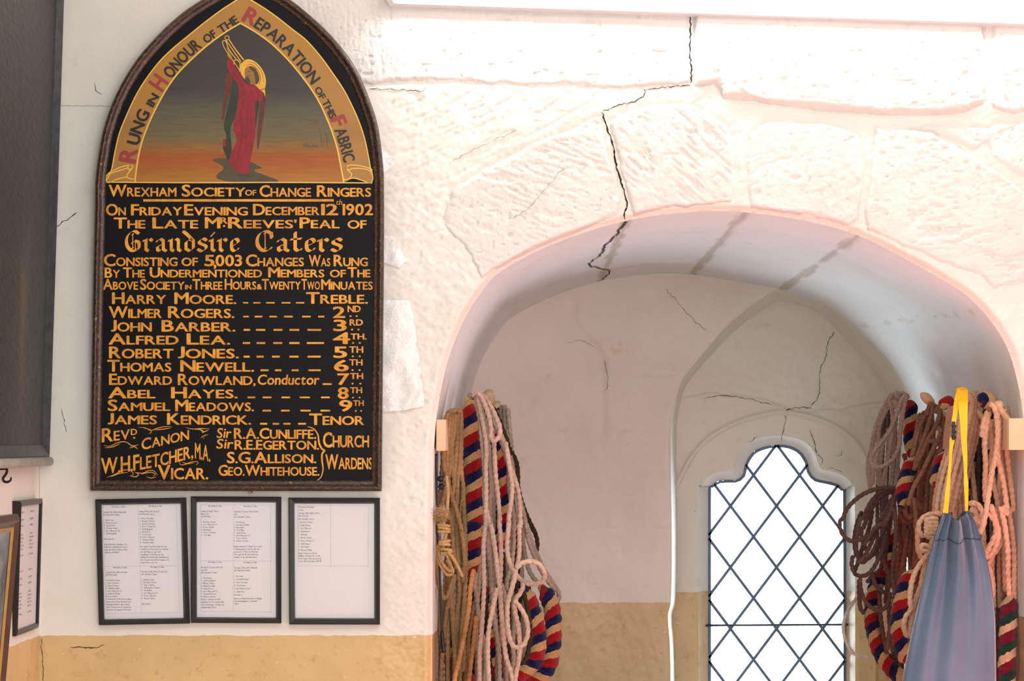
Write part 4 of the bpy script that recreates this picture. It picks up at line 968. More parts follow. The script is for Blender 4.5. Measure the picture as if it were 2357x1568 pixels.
notice('black framed notice printed only in its top left quarter, rightmost under the peal board', c6([(1112,76),(2112,78),(2112,1463),(1122,1462)]), c6([(1178,124),(2062,124),(2060,1398),(1184,1398)]), c6([(1176,140),(2048,142),(2050,1394),(1186,1392)]), t6,
 [(1218,180,'Wrexham, Wrexham'),(1218,213,'St Giles'),(1218,247,'Saturday, 11 November 2017 in\n52m (24 in D)'),(1218,311,'1259 Grandsire Caters'),(1220,346,'1   Beverley J Furniss'),(1220,380,'2   Sheila Wellon'),(1220,413,'3   Ian C Maycock'),(1220,447,'4   Neil Bennett'),(1220,481,'5   Jill Danby'),(1220,515,'6   Nicola J Galton'),(1220,549,'7   Peter L Furniss (C)'),(1220,583,'8   Vikki Harper'),(1220,617,'9   Tim Wellon'),(1220,651,'10  Thomas D Miles'),
  (1220,685,'Rung in memory of Betty\nWilliams, Grandmother of the\nTenor ringer, who passed away\non the 26th September 2017 RIP')],
 [((1208,160),(1984,164)),((1208,160),(1216,822)),((1984,164),(1984,824)),((1216,822),(1984,824)),((1570,162),(1574,824))], group=None)
# ------------------------------------------------------------------ things on the left wall
def lw(y, z, off, lean0=None):
    "point on the left wall: y along the wall, height z, off = distance from the wall"
    return (-1.338+off, y, z)
def side_frame(root, y0, y1, z0, z1, offb, offt, th, border, mat, name='frame', rim=.002, zb=None):
    "framed thing on the left wall from y0 (near) to y1 (far), leaning: offb/offt = stand-off of the face at the bottom/top"
    def pt(y, z, d): f = (z-z0)/(z1-z0); return lw(y, z, offb+(offt-offb)*f+d)
    o = [(y0, z0), (y1, z0), (y1, z1), (y0, z1)]; i_ = [(y0+border, z0+border), (y1-border, z0+border), (y1-border, z1-border), (y0+border, z1-border)]
    mid = [tuple((np.array(a)*.5+np.array(b)*.5)) for a, b in zip(o, i_)]
    rings = [(o, -th), (o, -rim), (mid, rim), (i_, -rim*.5), (i_, -.008)]
    mb = MB(); V_ = [pt(*p, d) for r, d in rings for p in r]; n_ = len(rings)
    mb.add(V_, [(r*4+k, r*4+(k+1) % 4, (r+1)*4+(k+1) % 4, (r+1)*4+k) for r in range(n_-1) for k in range(4)]+[(0, 3, 2, 1)])
    fo = mb.build(name, mat, root); return pt, i_
# big black notice board
zb = EYE+(CY-1074)/(PPM*1.0)+.002
root = thing('notice_board', 'large blackened board with a dull silver edge, high on the left wall', 'board', lw(-.4, zb, .02))
bw_ = NT('blackened_board'); mp = bw_.n('ShaderNodeMapping'); mp.inputs['Scale'].default_value = (1, .30, .035); bw_.l(bw_.coord(), mp.inputs[0])
mp2 = bw_.n('ShaderNodeMapping'); mp2.inputs['Scale'].default_value = (1, .25, .8); bw_.l(bw_.coord(), mp2.inputs[0])
col = bw_.ramp(bw_.noise(16, 6, mp.outputs[0], .6), [(.42, lin(30, 31, 33)), (.58, lin(42, 42, 42)), (.76, lin(98, 80, 56))])
M_bb = bw_.out(col, .30, bw_.bump(bw_.noise(90, 5, mp2.outputs[0], .75), 1.0, .006), spec=.6)
M_silver = plain('worn_silver_paint', lin(74, 78, 84), .4, .3, 40, .3, metal=.3)
pt, inn = side_frame(root, -1.0, -.016, zb, 2.95, .030, .075, .03, .055, M_silver, 'frame', .008)
mb = MB(); q = [pt(*p, -.006) for p in inn]; mb.quadbox(q, (-.008, 0, 0)); mb.build('panel', M_bb, root)
M_sil2 = plain('pale_silver_rail', lin(168, 168, 160), .45, .15, 30, .3)
mb = MB(); mb.tube([pt(-1.0, zb+.012, .004), pt(-.5, zb+.012, .005), pt(-.03, zb+.012, .004)], .0125, 12); mb.build('bottom_rail', M_sil2, root, smooth=True)
# iron hook under the board
hx0 = P(16, 1082, 1.09); X0 = -1.292; yk = hx0[1]
M_iron = plain('black_iron', lin(34, 30, 30), .5, metal=.5)
def hk(px, py): x, y, z = P(px, py, 1.085); return (x, y, z)
mb = MB(); pth = [hk(15,1075), hk(16,1086), hk(12,1094), hk(7,1101), hk(9,1108), hk(17,1110), hk(24,1106), hk(26,1098)]
mb.tube(smooth_line(pth, n=26), [.0032]*20+[.003, .0028, .0026, .0024, .002, .0012], 8)
hkx = hk(15, 1079); mb.tube([(-1.335, hkx[1], hkx[2]), (hkx[0], hkx[1], hkx[2])], .0035, 8)
o = mb.build('wall_hook', M_iron, None, (-1.335, hkx[1], hkx[2]), smooth=True); tag(o, 'small black iron hook on the left wall below the big black board', 'hook')
M_pg3 = M_pglass.copy(); M_pg3.node_tree.nodes['Fresnel'].inputs[0].default_value = 1.06
# small black notice frame on the left wall
zt = EYE+(CY-1148)/(PPM*1.012); zb2 = EYE+(CY-1446)/(PPM*1.009)
root = thing('framed_notice', 'black framed notice on the left wall, seen nearly edge on beside the corner', 'picture frame', lw(-.15, zb2, .0))
y_n, y_f = -.262, -.040
pt, inn = side_frame(root, y_n, y_f, zb2, zt, .010, .020, .022, .014, M_blackfr, 'frame', .0015)
mb = MB(); mb.quadbox([pt(*p, -.006) for p in inn], (-.002, 0, 0)); pp = mb.build('paper', M_paper, root)
mb = MB(); mb.add([pt(*p, -.003) for p in inn], [(0, 1, 2, 3)]); mb.build('glass', M_pg3, root)
def lt(u, v, dy=0.0): return pt(inn[0][0]+u*(inn[1][0]-inn[0][0]), inn[3][1]+v*(inn[0][1]-inn[3][1]), -.0055)
mb = MB()
rows = [(.06,'Wrexham, St Giles'),(.12,'Sunday 11 March in 45 mins'),(.17,'1260 Plain Bob Triples'),(.24,'1 Tom Davies'),(.27,'2 Diane Forward'),(.30,'3 Ben Kellett'),(.33,'4 Peter J Thomson'),(.36,'5 Gavin E Price'),(.41,'Rung for Sunday service')]
for half in (0, 1):
    for cx_ in (.06, .55):
        for v, t in rows[:9]:
            text_line(mb, t[:15], cx_, v+.48*half, .017, lt, 0, kx=1.2)
o_ = mb.build('printed_text', M_print, pp); o_['kind'] = 'stuff'
# brown picture frame nearest on the left wall
M_brown = plain('brown_wood_frame', lin(84, 58, 50), .35, .15, 20, .2); M_slip = plain('gilt_slip', lin(176, 140, 78), .4); M_photo = plain('dark_photograph', lin(120, 126, 132), .25, .7, 9)
zt = EYE+(CY-1183)/(PPM*1.085)
root = thing('picture_frame', 'brown wooden picture frame with gilt slip leaning out at the bottom left corner', 'picture frame', lw(-.6, zt-.55, .02))
pt, inn = side_frame(root, -.82, -.412, zt-.56, zt, .010, .060, .024, .03, M_brown, 'frame', .005)
inn2 = [(inn[0][0]+.012, inn[0][1]+.012), (inn[1][0]-.012, inn[1][1]+.012), (inn[2][0]-.012, inn[2][1]-.012), (inn[3][0]+.012, inn[3][1]-.012)]
mb = MB(); V_ = [pt(*p, -.004) for p in inn]+[pt(*p, -.008) for p in inn2]; mb.add(V_, [(k, (k+1) % 4, 4+(k+1) % 4, 4+k) for k in range(4)]); mb.build('gilt_slip', M_slip, root)
mb = MB(); mb.quadbox([pt(*p, -.009) for p in inn2], (-.003, 0, 0)); mb.build('photograph', M_photo, root)

# ------------------------------------------------------------------ bubble wrap behind the peal board
tbw = NT('bubble_wrap_film'); tr = tbw.n('ShaderNodeBsdfTransparent'); tr.inputs[0].default_value = (.97, .98, .98, 1); tbw.b.inputs['Base Color'].default_value = (.97, .98, .99, 1); tbw.b.inputs['Roughness'].default_value = .25
vo = tbw.n('ShaderNodeTexVoronoi'); vo.inputs['Scale'].default_value = 130; tbw.l(tbw.coord(), vo.inputs['Vector'])
tbw.l(tbw.bump(vo.outputs['Distance'], .5, .002), tbw.b.inputs['Normal']); mx = tbw.n('ShaderNodeMixShader'); mx.inputs[0].default_value = .8
tbw.l(tr.outputs[0], mx.inputs[1]); tbw.l(tbw.b.outputs[0], mx.inputs[2]); tbw.l(mx.outputs[0], tbw.t.nodes['Material Output'].inputs[0])
def film(poly, parent, seed):
    x0, x1 = min(p[0] for p in poly), max(p[0] for p in poly); y0, y1 = min(p[1] for p in poly), max(p[1] for p in poly)
    xs_ = np.arange(x0, x1+5, 5); ys_ = np.arange(y0, y1+5, 5)
    def hf(PX, PY): return .012+.007*fbm(PX/40, PY/55, seed)+.004*np.abs(fbm((PX+PY)/16, (PX-PY)/60, seed+3))
    PX, PY = np.meshgrid(xs_, ys_); H = hf(PX, PY); ins = inside(PX, PY, poly); d, qx, qy = nearest(PX, PY, poly, True)
    keep = ins[:-1, :-1] | ins[1:, :-1] | ins[:-1, 1:] | ins[1:, 1:]; PX = np.where(ins, PX, qx); PY = np.where(ins, PY, qy)
    X = (PX-CX)/PPM; Z = EYE+(CY-PY)/PPM; n_ = len(xs_); jj, ii = np.nonzero(keep); v0 = jj*n_+ii
    me = mesh_from('bubble_sheet', np.stack([X.ravel(), -H.ravel(), Z.ravel()], 1), np.stack([v0+n_, v0+n_+1, v0+1, v0], 1), tbw.m, smooth=True)
    return link(me, 'bubble_sheet', parent)
root = thing('bubble_wrap', 'crumpled clear bubble wrap sticking out behind the right edge of the peal board', 'packaging', P(900, 950, 1))
film([(860,340),(888,352),(912,378),(886,398),(860,402)], root, 1); film([(860,540),(892,545),(912,560),(936,600),(920,618),(888,606),(860,600)], root, 2)
film([(860,690),(905,692),(942,692),(952,730),(962,800),(972,880),(978,935),(930,945),(860,950)], root, 3)

# ------------------------------------------------------------------ ropes
def rope_mat(name, c, v=.3):
    t = NT(name); f = t.noise(9, 4); k = t.noise(120, 3)
    a = tuple(x*(1-v) for x in c[:3])+(1,); b = tuple(min(1, x*(1+v)) for x in c[:3])+(1,)
    col = t.ramp(f, [(.3, a), (.7, b)]); col = t.mix(.5, col, t.ramp(k, [(.35, (.6, .58, .55, 1)), (.65, (1.15, 1.12, 1.1, 1))]), 'MULTIPLY')
    return t.out(col, .9, t.bump(t.noise(700, 2), .5, .001), spec=.15)
R_TAN = rope_mat('tan_hemp', lin(150, 122, 86)); R_ORANGE = rope_mat('orange_hemp', lin(178, 128, 84)); R_PINK = rope_mat('pale_pinkish_rope', lin(196, 170, 156), .15)
R_GREY = rope_mat('grey_rope', lin(158, 146, 132), .2); R_DARK = rope_mat('shade_darkened_olive_rope', lin(58, 49, 34)); R_BROWN = rope_mat('brown_rope', lin(140, 100, 80), .22)  # olive rope darkened so its colour also carries the shade in the gaps
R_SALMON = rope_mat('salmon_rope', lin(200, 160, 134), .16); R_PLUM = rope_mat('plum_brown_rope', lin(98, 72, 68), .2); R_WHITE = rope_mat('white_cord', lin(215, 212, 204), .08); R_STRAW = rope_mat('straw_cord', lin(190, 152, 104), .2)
def frames(q):
    m = len(q); T_ = np.gradient(q, axis=0); T_ /= np.linalg.norm(T_, axis=1, keepdims=True)+1e-12
    r = np.cross(T_[0], [0, 1, 0.01]); r /= np.linalg.norm(r); Nn = np.zeros_like(q)
    for i in range(m):
        r = r-T_[i]*np.dot(r, T_[i]); r /= np.linalg.norm(r)+1e-12; Nn[i] = r
    return T_, Nn, np.cross(T_, Nn)
class Ropes:
    "several runs of the same rope -> one mesh"
    def __init__(s): s.V = []; s.F = []; s.n = 0
    def run(s, q3, R=.0066, k=12, step=.0034, pitch=None, taper=0):
        q = smooth_line(q3, step=step); 
        if len(q) < 3: return
        T_, A, B = frames(q); m = len(q); L_ = np.arange(m)*step; pitch = pitch or R*7.5; ph = np.random.RandomState(s.n+3).rand()*6
        th = np.arange(k)*2*np.pi/k; lob = .70+.36*np.abs(np.cos(1.5*(th[None]-2*np.pi*L_[:, None]/pitch-ph)))
        r = R*lob*(1+.05*vn(L_[:, None]*40, th[None]*0+s.n, 5)); r[0] *= .5; r[-1] *= .5
        V_ = q[:, None]+r[..., None]*(np.cos(th)[None, :, None]*A[:, None]+np.sin(th)[None, :, None]*B[:, None])
        i = np.arange(m-1)[:, None]*k; j = np.arange(k)[None]; F_ = np.stack([i+j, i+(j+1) % k, i+k+(j+1) % k, i+k+j], -1).reshape(-1, 4)+s.n
        cap = np.array([[s.n, s.n+3, s.n+6, s.n+9]]); cap2 = cap+(m-1)*k
        s.V.append(V_.reshape(-1, 3)); s.F += [F_, cap[:, ::-1], cap2]; s.n += m*k
    def build(s, name, mat, parent=None, origin=None):
        me = mesh_from(name, np.vstack(s.V), np.vstack(s.F), mat, smooth=True); return link(me, name, parent, origin)
rA = lambda L: [(980+x/4.356, 870+y/4.356) for x, y in L]
rB = lambda L: [(980+x/4.262, 1200+y/4.262) for x, y in L]
rC = lambda L: [(1920+x/4.355, 860+y/4.355) for x, y in L]
rD = lambda L: [(1920+x/3.751, 1150+y/3.751) for x, y in L]
def at(px_list, s0, s1=None, down=False, wob=0.0, seed=0):
    "pixel path -> 3-D path with depth ratio going from s0 to s1; down=True lets it hang on below the frame"
    L = list(px_list)
    if down:
        (xa, ya), (xb, yb) = L[-2], L[-1]; dx = max(-.12, min(.12, (xb-xa)/max(20, abs(yb-ya)))); L += [(xb+dx*40, yb+55), (xb+dx*50, yb+120)]
    s1 = s0 if s1 is None else s1; n = len(L); r = random.Random(seed)
    return [P(x, y, s0+(s1-s0)*i/(n-1)+r.uniform(-wob, wob)) for i, (x, y) in enumerate(L)]
def wool(name, cols, freq=12.4, slant=.9):
    t = NT(name); uv = t.n('ShaderNodeUVMap'); sp = t.n('ShaderNodeSeparateXYZ'); t.l(uv.outputs[0], sp.inputs[0])
    f = t.math('ADD', t.math('MULTIPLY', sp.outputs[0], freq), t.math('MULTIPLY', sp.outputs[1], slant))
    f = t.math('ADD', f, t.math('MULTIPLY', t.math('SUBTRACT', t.noise(70, 3), .5), .16)); f = t.math('FRACT', f)
    col = t.ramp(f, [(0, cols[0]), (.36, cols[1]), (.70, cols[2])], 'CONSTANT')
    col = t.mix(.6, col, t.ramp(t.noise(150, 4, None, .7), [(.3, (.55, .55, .55, 1)), (.7, (1.15, 1.15, 1.15, 1))]), 'MULTIPLY')
    m = t.out(col, 1.0, t.bump(t.noise(420, 4, None, .7), .9, .003), spec=.05); t.b.inputs['Sheen Weight'].default_value = .15; return m
W_RBC = wool('red_blue_cream_wool', [lin(156, 14, 24), lin(16, 20, 68), lin(200, 158, 110)])
W_MGC = wool('maroon_green_cream_wool', [lin(108, 16, 40), lin(22, 58, 44), lin(206, 180, 140)])
def sally(q3, R, mat, parent, name='sally', seed=0, tip=(.25, .25), flip=1, off=0.0):
    step = .0036; q = smooth_line(q3, step=step); T_, A, B = frames(q); m = len(q); k = 26; L_ = np.arange(m)*step; th = np.arange(k)*2*np.pi/k
    e0 = sm(L_/(tip[0]*.3+1e-6)) if tip[0] else np.ones(m); e1 = sm((L_[-1]-L_)/(tip[1]*.3+1e-6)) if tip[1] else np.ones(m)
    rad = R*(.35+.65*np.minimum(e0, e1))
    r = rad[:, None]*(1+.05*vn(L_[:, None]*28, th[None]*2.2, seed)+.035*vn(L_[:, None]*160, th[None]*11, seed+1)+.05*np.sin((L_[:, None]*12.4*3)*2*np.pi+flip*th[None]*0))
    V_ = q[:, None]+r[..., None]*(np.cos(th)[None, :, None]*A[:, None]+np.sin(th)[None, :, None]*B[:, None])
    # close the seam with a doubled column so that the stripe winds once
    V_ = np.concatenate([V_, V_[:, :1]], 1); kk = k+1; i = np.arange(m-1)[:, None]*kk; j = np.arange(k)[None]
    F_ = np.stack([i+j, i+j+1, i+kk+j+1, i+kk+j], -1).reshape(-1, 4)
    me = mesh_from(name, V_.reshape(-1, 3), F_, mat, smooth=True)
    uv = np.stack([np.repeat(L_+off, kk), np.tile(np.arange(kk)/k*flip/.9, m)], 1); fuv(me, uv); return link(me, name, parent)

# ---- peg rails
M_rail = plain('tan_painted_rail', lin(220, 186, 150), .45, .06, 8, .1); M_peg = plain('varnished_pine_peg', lin(206, 184, 138), .35, .1, 20, .05); M_peg2 = plain('pinkish_turned_peg', lin(214, 168, 132), .4, .08)
def turned(mb, a, b, n=14):
    a = Vector(a); b = Vector(b); pr = [(0,.009),(.30,.009),(.34,.0125),(.38,.009),(.62,.008),(.66,.012),(.69,.0085),(.74,.008),(.80,.0135),(.86,.0165),(.92,.0155),(.97,.010),(1.0,.003)]
    mb.tube([a+(b-a)*t for t, _ in pr], [r for _, r in pr], n)
def rail(name, label, pts, width, pegs, mat_peg):
    root = thing('peg_rail', label, 'peg rail', pts[0])
    a, b = Vector(pts[0]), Vector(pts[1]); mb = MB(); h = .042; t = Vector((width, 0, 0))
    V_ = [a+Vector((0,0,-h)), a+t+Vector((0,0,-h)), a+t+Vector((0,0,h)), a+Vector((0,0,h)), b+Vector((0,0,-h)), b+t+Vector((0,0,-h)), b+t+Vector((0,0,h)), b+Vector((0,0,h))]
    mb.add(V_, [(0,1,2,3),(7,6,5,4),(0,4,5,1),(1,5,6,2),(2,6,7,3),(3,7,4,0)]); mb.build('rail', mat_peg if False else M_rail, root, bevel=.003)
    for p, q_ in pegs:
        mb = MB(); turned(mb, p, q_); mb.build('peg', mat_peg, root, smooth=True)
    return root
def peg_to(px, py, s, wall_x, drop=.11):
    t = P(px, py, s); return ((wall_x, t[1], t[2]-drop), t)
sL = .99; xl = P(997, 1000, sL)[0]
rail('rail', 'tan painted peg rail with its end showing at the left edge of the arched recess', [(-.285, D*(1/sL-1)-.03, 1.609), (-.287, 1.70, 1.609)], .026,
     [peg_to(1048, 950, .955, -.27, .06), peg_to(1086, 912, .90, -.27, .10), peg_to(1100, 912, .86, -.27, .10), peg_to(1133, 898, .82, -.27, .12), peg_to(1137, 910, .79, -.27, .12), peg_to(1153, 926, .77, -.27, .10)], M_peg)
xr = P(2320, 1000, 1.0)[0]
rail('rail', 'tan painted peg rail end at the far right edge of the arched recess', [(P(2318, 0, 1.0)[0], -.02, 1.612), (1.335, 1.75, 1.612)], .05,
     [peg_to(2046, 923, .79, 1.33, .12), peg_to(2119, 905, .86, 1.32, .14), peg_to(2207, 905, .94, 1.29, .12), peg_to(2290, 925, .99, 1.27, .08)], M_peg2)

def bell_rope(label, loc, group=None): return thing('bell_rope', label, 'rope', loc, group)
def runs(lst, mat, root, name='rope', R=.0066, **k):
    r = Ropes()
    for i, a in enumerate(lst): r.run(a, R=R, **k)
    return r.build(name, mat, root)
# ---------------- left bunch
r1 = bell_rope('tan hemp bell rope coil hanging in front on the left peg rail', P(1048, 950, .955))
T = [
 at(rA([(300,335),(262,330),(228,350),(200,430),(182,640),(178,800),(186,900),(212,1050)])+rB([(128,-60),(118,120),(108,330),(118,560),(165,735),(205,745),(245,640),(285,520)]), .985, .965),
 at(rA([(305,340),(275,325),(246,370),(228,500),(214,700),(212,900),(232,1080),(262,1200),(308,1330),(352,1500)])+rB([(345,80),(368,230),(380,420),(360,600)]), .982, .955),
 at(rA([(310,345),(290,330),(268,380),(255,520),(246,700),(240,900),(214,1060),(196,1200)])+rB([(250,0),(262,150),(278,330),(300,470)]), .977, .955),
 at(rA([(320,350),(305,330),(290,380),(284,520),(262,700),(264,900),(282,1050),(262,1250),(272,1450)])+rB([(292,60),(310,260),(322,480),(330,700),(310,900),(250,1080)]), .972, .95),
 at(rA([(335,350),(325,335),(314,400),(312,600),(296,850),(278,1050),(262,1180)])+rB([(318,-40),(326,150),(340,330)]), .966, .95),
 at(rA([(345,355),(350,340),(348,420),(346,620),(336,850),(318,1050),(306,1300),(322,1500)])+rB([(345,60),(372,260),(382,440)]), .962, .95),
 at(rA([(352,380),(358,500),(355,700),(352,900),(372,1060),(378,1120),(362,1250),(340,1400)])+rB([(330,90),(300,300),(260,520),(210,720),(195,900),(200,1020),(240,1130),(310,1140),(360,1010),(365,850)]), .958, .945),
 at(rA([(205,420),(190,520),(170,700),(172,860),(160,1080),(128,1290)])+rB([(110,60),(96,260)]), .978, .97),
 at(rB([(290,520),(250,700),(210,850),(190,1000),(170,1200)]), .955, .95, True), at(rB([(330,480),(360,700),(385,900),(350,1100),(285,1250),(260,1450)]), .95, .945, True),
 at(rB([(300,300),(315,560),(340,800),(330,1000),(300,1160)]), .948, .945, True), at(rB([(480,780),(450,950),(420,1150),(395,1400)]), .94, .94, True), at(rB([(370,1100),(372,1300),(365,1450),(340,1480)]), .95, .95, True)]
runs(T, R_TAN, r1, 'hemp_rope')
runs([at(rB([(470,470),(440,640),(428,780),(412,920),(370,1150),(320,1380),(282,1560)]), .975, .975, True), at(rB([(496,930),(480,1100),(450,1330),(425,1540)]), .955, .955, True)], R_ORANGE, r1, 'tail_rope', R=.0070)
r2 = bell_rope('pinkish bell rope with long striped grip at the left of the recess', P(1095, 912, .90))
sally(at(rA([(480,235),(440,262),(432,330),(448,480),(460,700),(470,900),(480,1100),(484,1320),(484,1500)])+rB([(470,60),(462,220),(455,380),(448,480),(440,560)]), .925, .94), .02655, W_RBC, r2, seed=2, tip=(.16, .16), flip=-1)
sally(at(rA([(700,560),(735,660),(760,800),(775,950),(785,1100),(795,1250),(800,1400)])+rB([(770,60),(740,200),(690,340)]), .915, .915), .02373, W_RBC, r2, seed=3, tip=(.12, .2), off=.03, flip=-1)
PK = [
 at(rA([(470,190),(505,145),(528,230),(562,400),(590,550),(606,720),(600,900),(604,1100),(602,1300),(600,1500)])+rB([(582,60),(566,250),(568,420),(572,640),(560,880),(545,1100),(528,1300),(526,1500)]), .955, .965, True),
 at(rA([(468,195),(498,155),(516,280),(545,430),(560,600),(580,800),(592,1000),(590,1200),(620,1380),(650,1520)])+rB([(640,40),(668,200),(688,340),(705,500),(730,700),(742,900),(762,1150),(790,1340),(850,1540)]), .95, .972, True),
 at(rA([(520,150),(560,190),(600,285),(636,400),(654,520),(650,590),(672,630),(712,618),(742,560),(738,480),(684,350),(620,225),(560,165)]), .96, .955),
 at(rA([(665,560),(682,660),(690,800),(702,1000),(725,1200),(742,1400)])+rB([(722,20),(732,150),(738,320),(735,460),(728,600)]), .945, .955),
 at(rA([(720,500),(770,620),(800,740),(848,900),(886,1000),(924,1120),(944,1300),(944,1500)])+rB([(916,40),(918,220),(912,350),(890,460)]), .94, .95),
 at(rB([(698,655),(680,740),(648,900),(622,1050),(608,1200),(610,1400),(618,1540)]), .975, .98, True),
 at(rA([(800,640),(850,960),(868,1080),(858,1220),(835,1380),(832,1500)])+rB([(815,20),(802,160),(800,290),(822,400),(868,500),(930,570),(1000,612),(1080,612),(1145,588),(1166,530),(1140,450),(1075,402),(1000,396),(930,420),(885,470)]), .945, .985),
 at(rB([(885,470),(870,560),(838,680),(805,800),(800,960),(812,1100),(840,1200),(890,1240),(950,1220),(990,1150),(1002,1070),(985,960),(935,860),(880,790),(870,770)]), .985, .985),
 at(rB([(955,600),(948,660),(915,720),(885,760),(870,850),(900,1000),(915,1120),(920,1250),(905,1400),(880,1540)]), .97, .97, True)]
runs(PK, R_PINK, r2, 'pink_rope', R=.0070)
r3 = bell_rope('grey bell rope with striped grips looping low right of the left bunch', P(1133, 905, .83))
GR = [
 at(rA([(430,200),(460,170),(500,215),(560,330),(610,520),(625,700),(640,900),(650,1100),(640,1300),(660,1500)])+rB([(650,60),(620,200),(632,420),(650,640),(640,800)]), .92, .92),
 at(rA([(560,180),(640,330),(700,480),(760,640),(800,780),(832,900),(830,1050),(850,1200),(880,1400),(885,1540)])+rB([(860,20),(862,200),(852,330),(840,430),(800,560),(790,680)]), .925, .925),
 at(rA([(600,210),(660,350),(720,500),(768,600),(820,740),(860,900),(900,1040),(950,1240),(985,1380),(1020,1540)])+rB([(975,40),(1005,180),(1060,330),(1110,440),(1180,560),(1240,640),(1290,680),(1305,720),(1300,775),(1240,735),(1160,650),(1060,560),(1000,440),(960,240),(950,60)]), .90, .86),
 at(rB([(985,20),(1040,200),(1095,340),(1150,460),(1215,560),(1270,650),(1308,700)]), .88, .86),
 at(rB([(500,500),(480,620),(498,740),(510,900),(540,1050),(570,1200),(585,1400),(575,1540)]), .945, .95, True),
 at(rB([(600,60),(606,250),(626,450),(640,640),(660,840),(680,1020),(705,1220),(720,1420),(722,1540)]), .93, .945, True),
 at(rB([(700,700),(760,830),(745,1000),(722,1180)]), .92, .92, True), at(rB([(860,780),(868,1000),(850,1200),(862,1350),(840,1540)]), .94, .94, True),
 at(rB([(935,1240),(918,1330),(890,1450),(868,1560)]), .955, .955, True), at(rB([(735,600),(775,740),(790,900),(770,1100),(780,1300)]), .93, .93, True),
 at(rB([(530,420),(520,560),(505,760)]), .94, .94, True), at(rB([(1120,840),(1110,930),(1085,960)]), .88, .88)]
runs(GR, R_GREY, r3, 'grey_rope', R=.0072)
sally(at(rB([(1120,640),(1185,720),(1232,830),(1250,960),(1250,1100),(1242,1250),(1215,1380),(1150,1500),(1060,1570),(960,1620)]), .87, .89), .02542, W_RBC, r3, seed=7, tip=(.14, 0), off=.01, flip=-1)
sally(at(rB([(960,640),(1010,760),(1050,880),(1085,1000),(1105,1130),(1098,1260),(1050,1390),(960,1480),(860,1560)]), .90, .92), .02429, W_RBC, r3, seed=8, tip=(.14, 0), off=.045, flip=-1)
sally(at(rB([(620,620),(610,800),(620,1000),(650,1200),(670,1400)]), .885, .885, True), .02486, W_RBC, r3, seed=9, tip=(.1, 0), off=.02, flip=-1)
sally(at(rB([(300,1060),(250,1180),(250,1320),(300,1450),(400,1560)]), .915, .915, True), .02486, W_RBC, r3, seed=10, tip=(.1, 0), off=.02, flip=-1)
r4 = bell_rope('dark olive rope hanging behind the others at the left of the recess', P(1153, 926, .77))
runs([at(rA([(640,270),(690,320),(740,430),(792,570),(850,720),(900,820),(922,920),(908,1030),(880,1100)]), .86, .86),
      at(rA([(860,740),(900,850),(925,960),(928,1100),(975,1280),(1040,1440),(1100,1560)])+rB([(1030,40),(1070,110),(1094,200),(1088,290),(1060,360)]), .855, .85),
      at(rB([(1000,600),(1020,700),(1060,800),(1115,885)]), .89, .88), at(rB([(940,620),(975,760),(1005,900),(1022,1050),(1018,1200),(985,1340),(940,1400)]), .93, .93),
      at(rA([(380,1060),(388,1250),(372,1450)])+rB([(360,40),(372,250),(380,420)]), .93, .93), at(rB([(440,480),(430,700),(400,1000),(380,1300)]), .92, .92, True), at(rB([(560,500),(590,800),(600,1100),(630,1400)]), .90, .90, True), at(rB([(760,300),(770,600),(800,900)]), .88, .88, True)],
     R_DARK, r4, 'dark_rope', R=.0070)
# knotted, frayed cord at the edge of the rail
r5 = thing('frayed_cord', 'straw coloured cord with a frayed tuft and knots at the left jamb of the recess', 'rope', P(1010, 1190, .995))
def knot(cx_, cy_, w_, h_, s_, turns=3, seed=0):
    out = []
    for t in range(turns):
        L = []; r = random.Random(seed+t); ph = r.random()*3; tilt = r.uniform(-.6, .6)
        for a in np.linspace(0, 2*math.pi, 13):
            x = math.cos(a+ph)*w_/2; y = (t-(turns-1)/2)*h_/turns+math.sin(a+ph)*h_*.12*tilt; z = math.sin(a+ph)*w_/2/PPM*.8
            X, Y, Z = P(cx_+x+tilt*y*.3, cy_+y+x*tilt*.3, s_); L.append((X, Y+z, Z))
        out.append(L)
    return out
kn = knot(1022, 1217, 24, 20, .995, 3, 1)+knot(1023, 1250, 22, 13, .995, 2, 4)+knot(1028, 1272, 22, 18, .995, 3, 6)
kn += [at(rB([(215,60),(195,150),(190,210)]), .995), at(rB([(200,200),(170,240),(190,290)]), .995), at(rB([(215,300),(265,370),(320,460),(362,548)]), .998, 1.0), at(rB([(225,310),(285,390),(345,510)]), 1.0, 1.002), at(rB([(205,320),(230,390),(255,442)]), .998),
       at(rB([(140,220),(112,280),(130,400),(185,500),(230,530),(268,500),(250,450),(200,380)]), .99), at(rB([(150,240),(130,330),(170,420),(220,480),(262,485)]), .992), at(rA([(190,1440),(215,1300),(225,1150),(210,980)]), .992)]
runs(kn, R_STRAW, r5, 'knotted_cord', R=.0044)
mb = MB(); rr = random.Random(3)
for i in range(900):
    c = Vector(P(1013+rr.gauss(0, 7), 1187+rr.gauss(0, 8), .995)); c.y += rr.gauss(0, .007); d = Vector((rr.gauss(0, 1), rr.gauss(0, .7), rr.gauss(0, 1)-.1)).normalized()
    L_ = rr.uniform(.006, .014); w_ = d.orthogonal().normalized()*.0007; m = c+d*L_*.5+Vector((rr.gauss(0, .0015), rr.gauss(0, .0015), rr.gauss(0, .0015)))
    mb.add([c-w_, c+w_, m+w_*.8, m-w_*.8, c+d*L_], [(0, 1, 2, 3), (3, 2, 4)])
o = mb.build('frayed_tuft', R_STRAW, r5); o['kind'] = 'stuff'
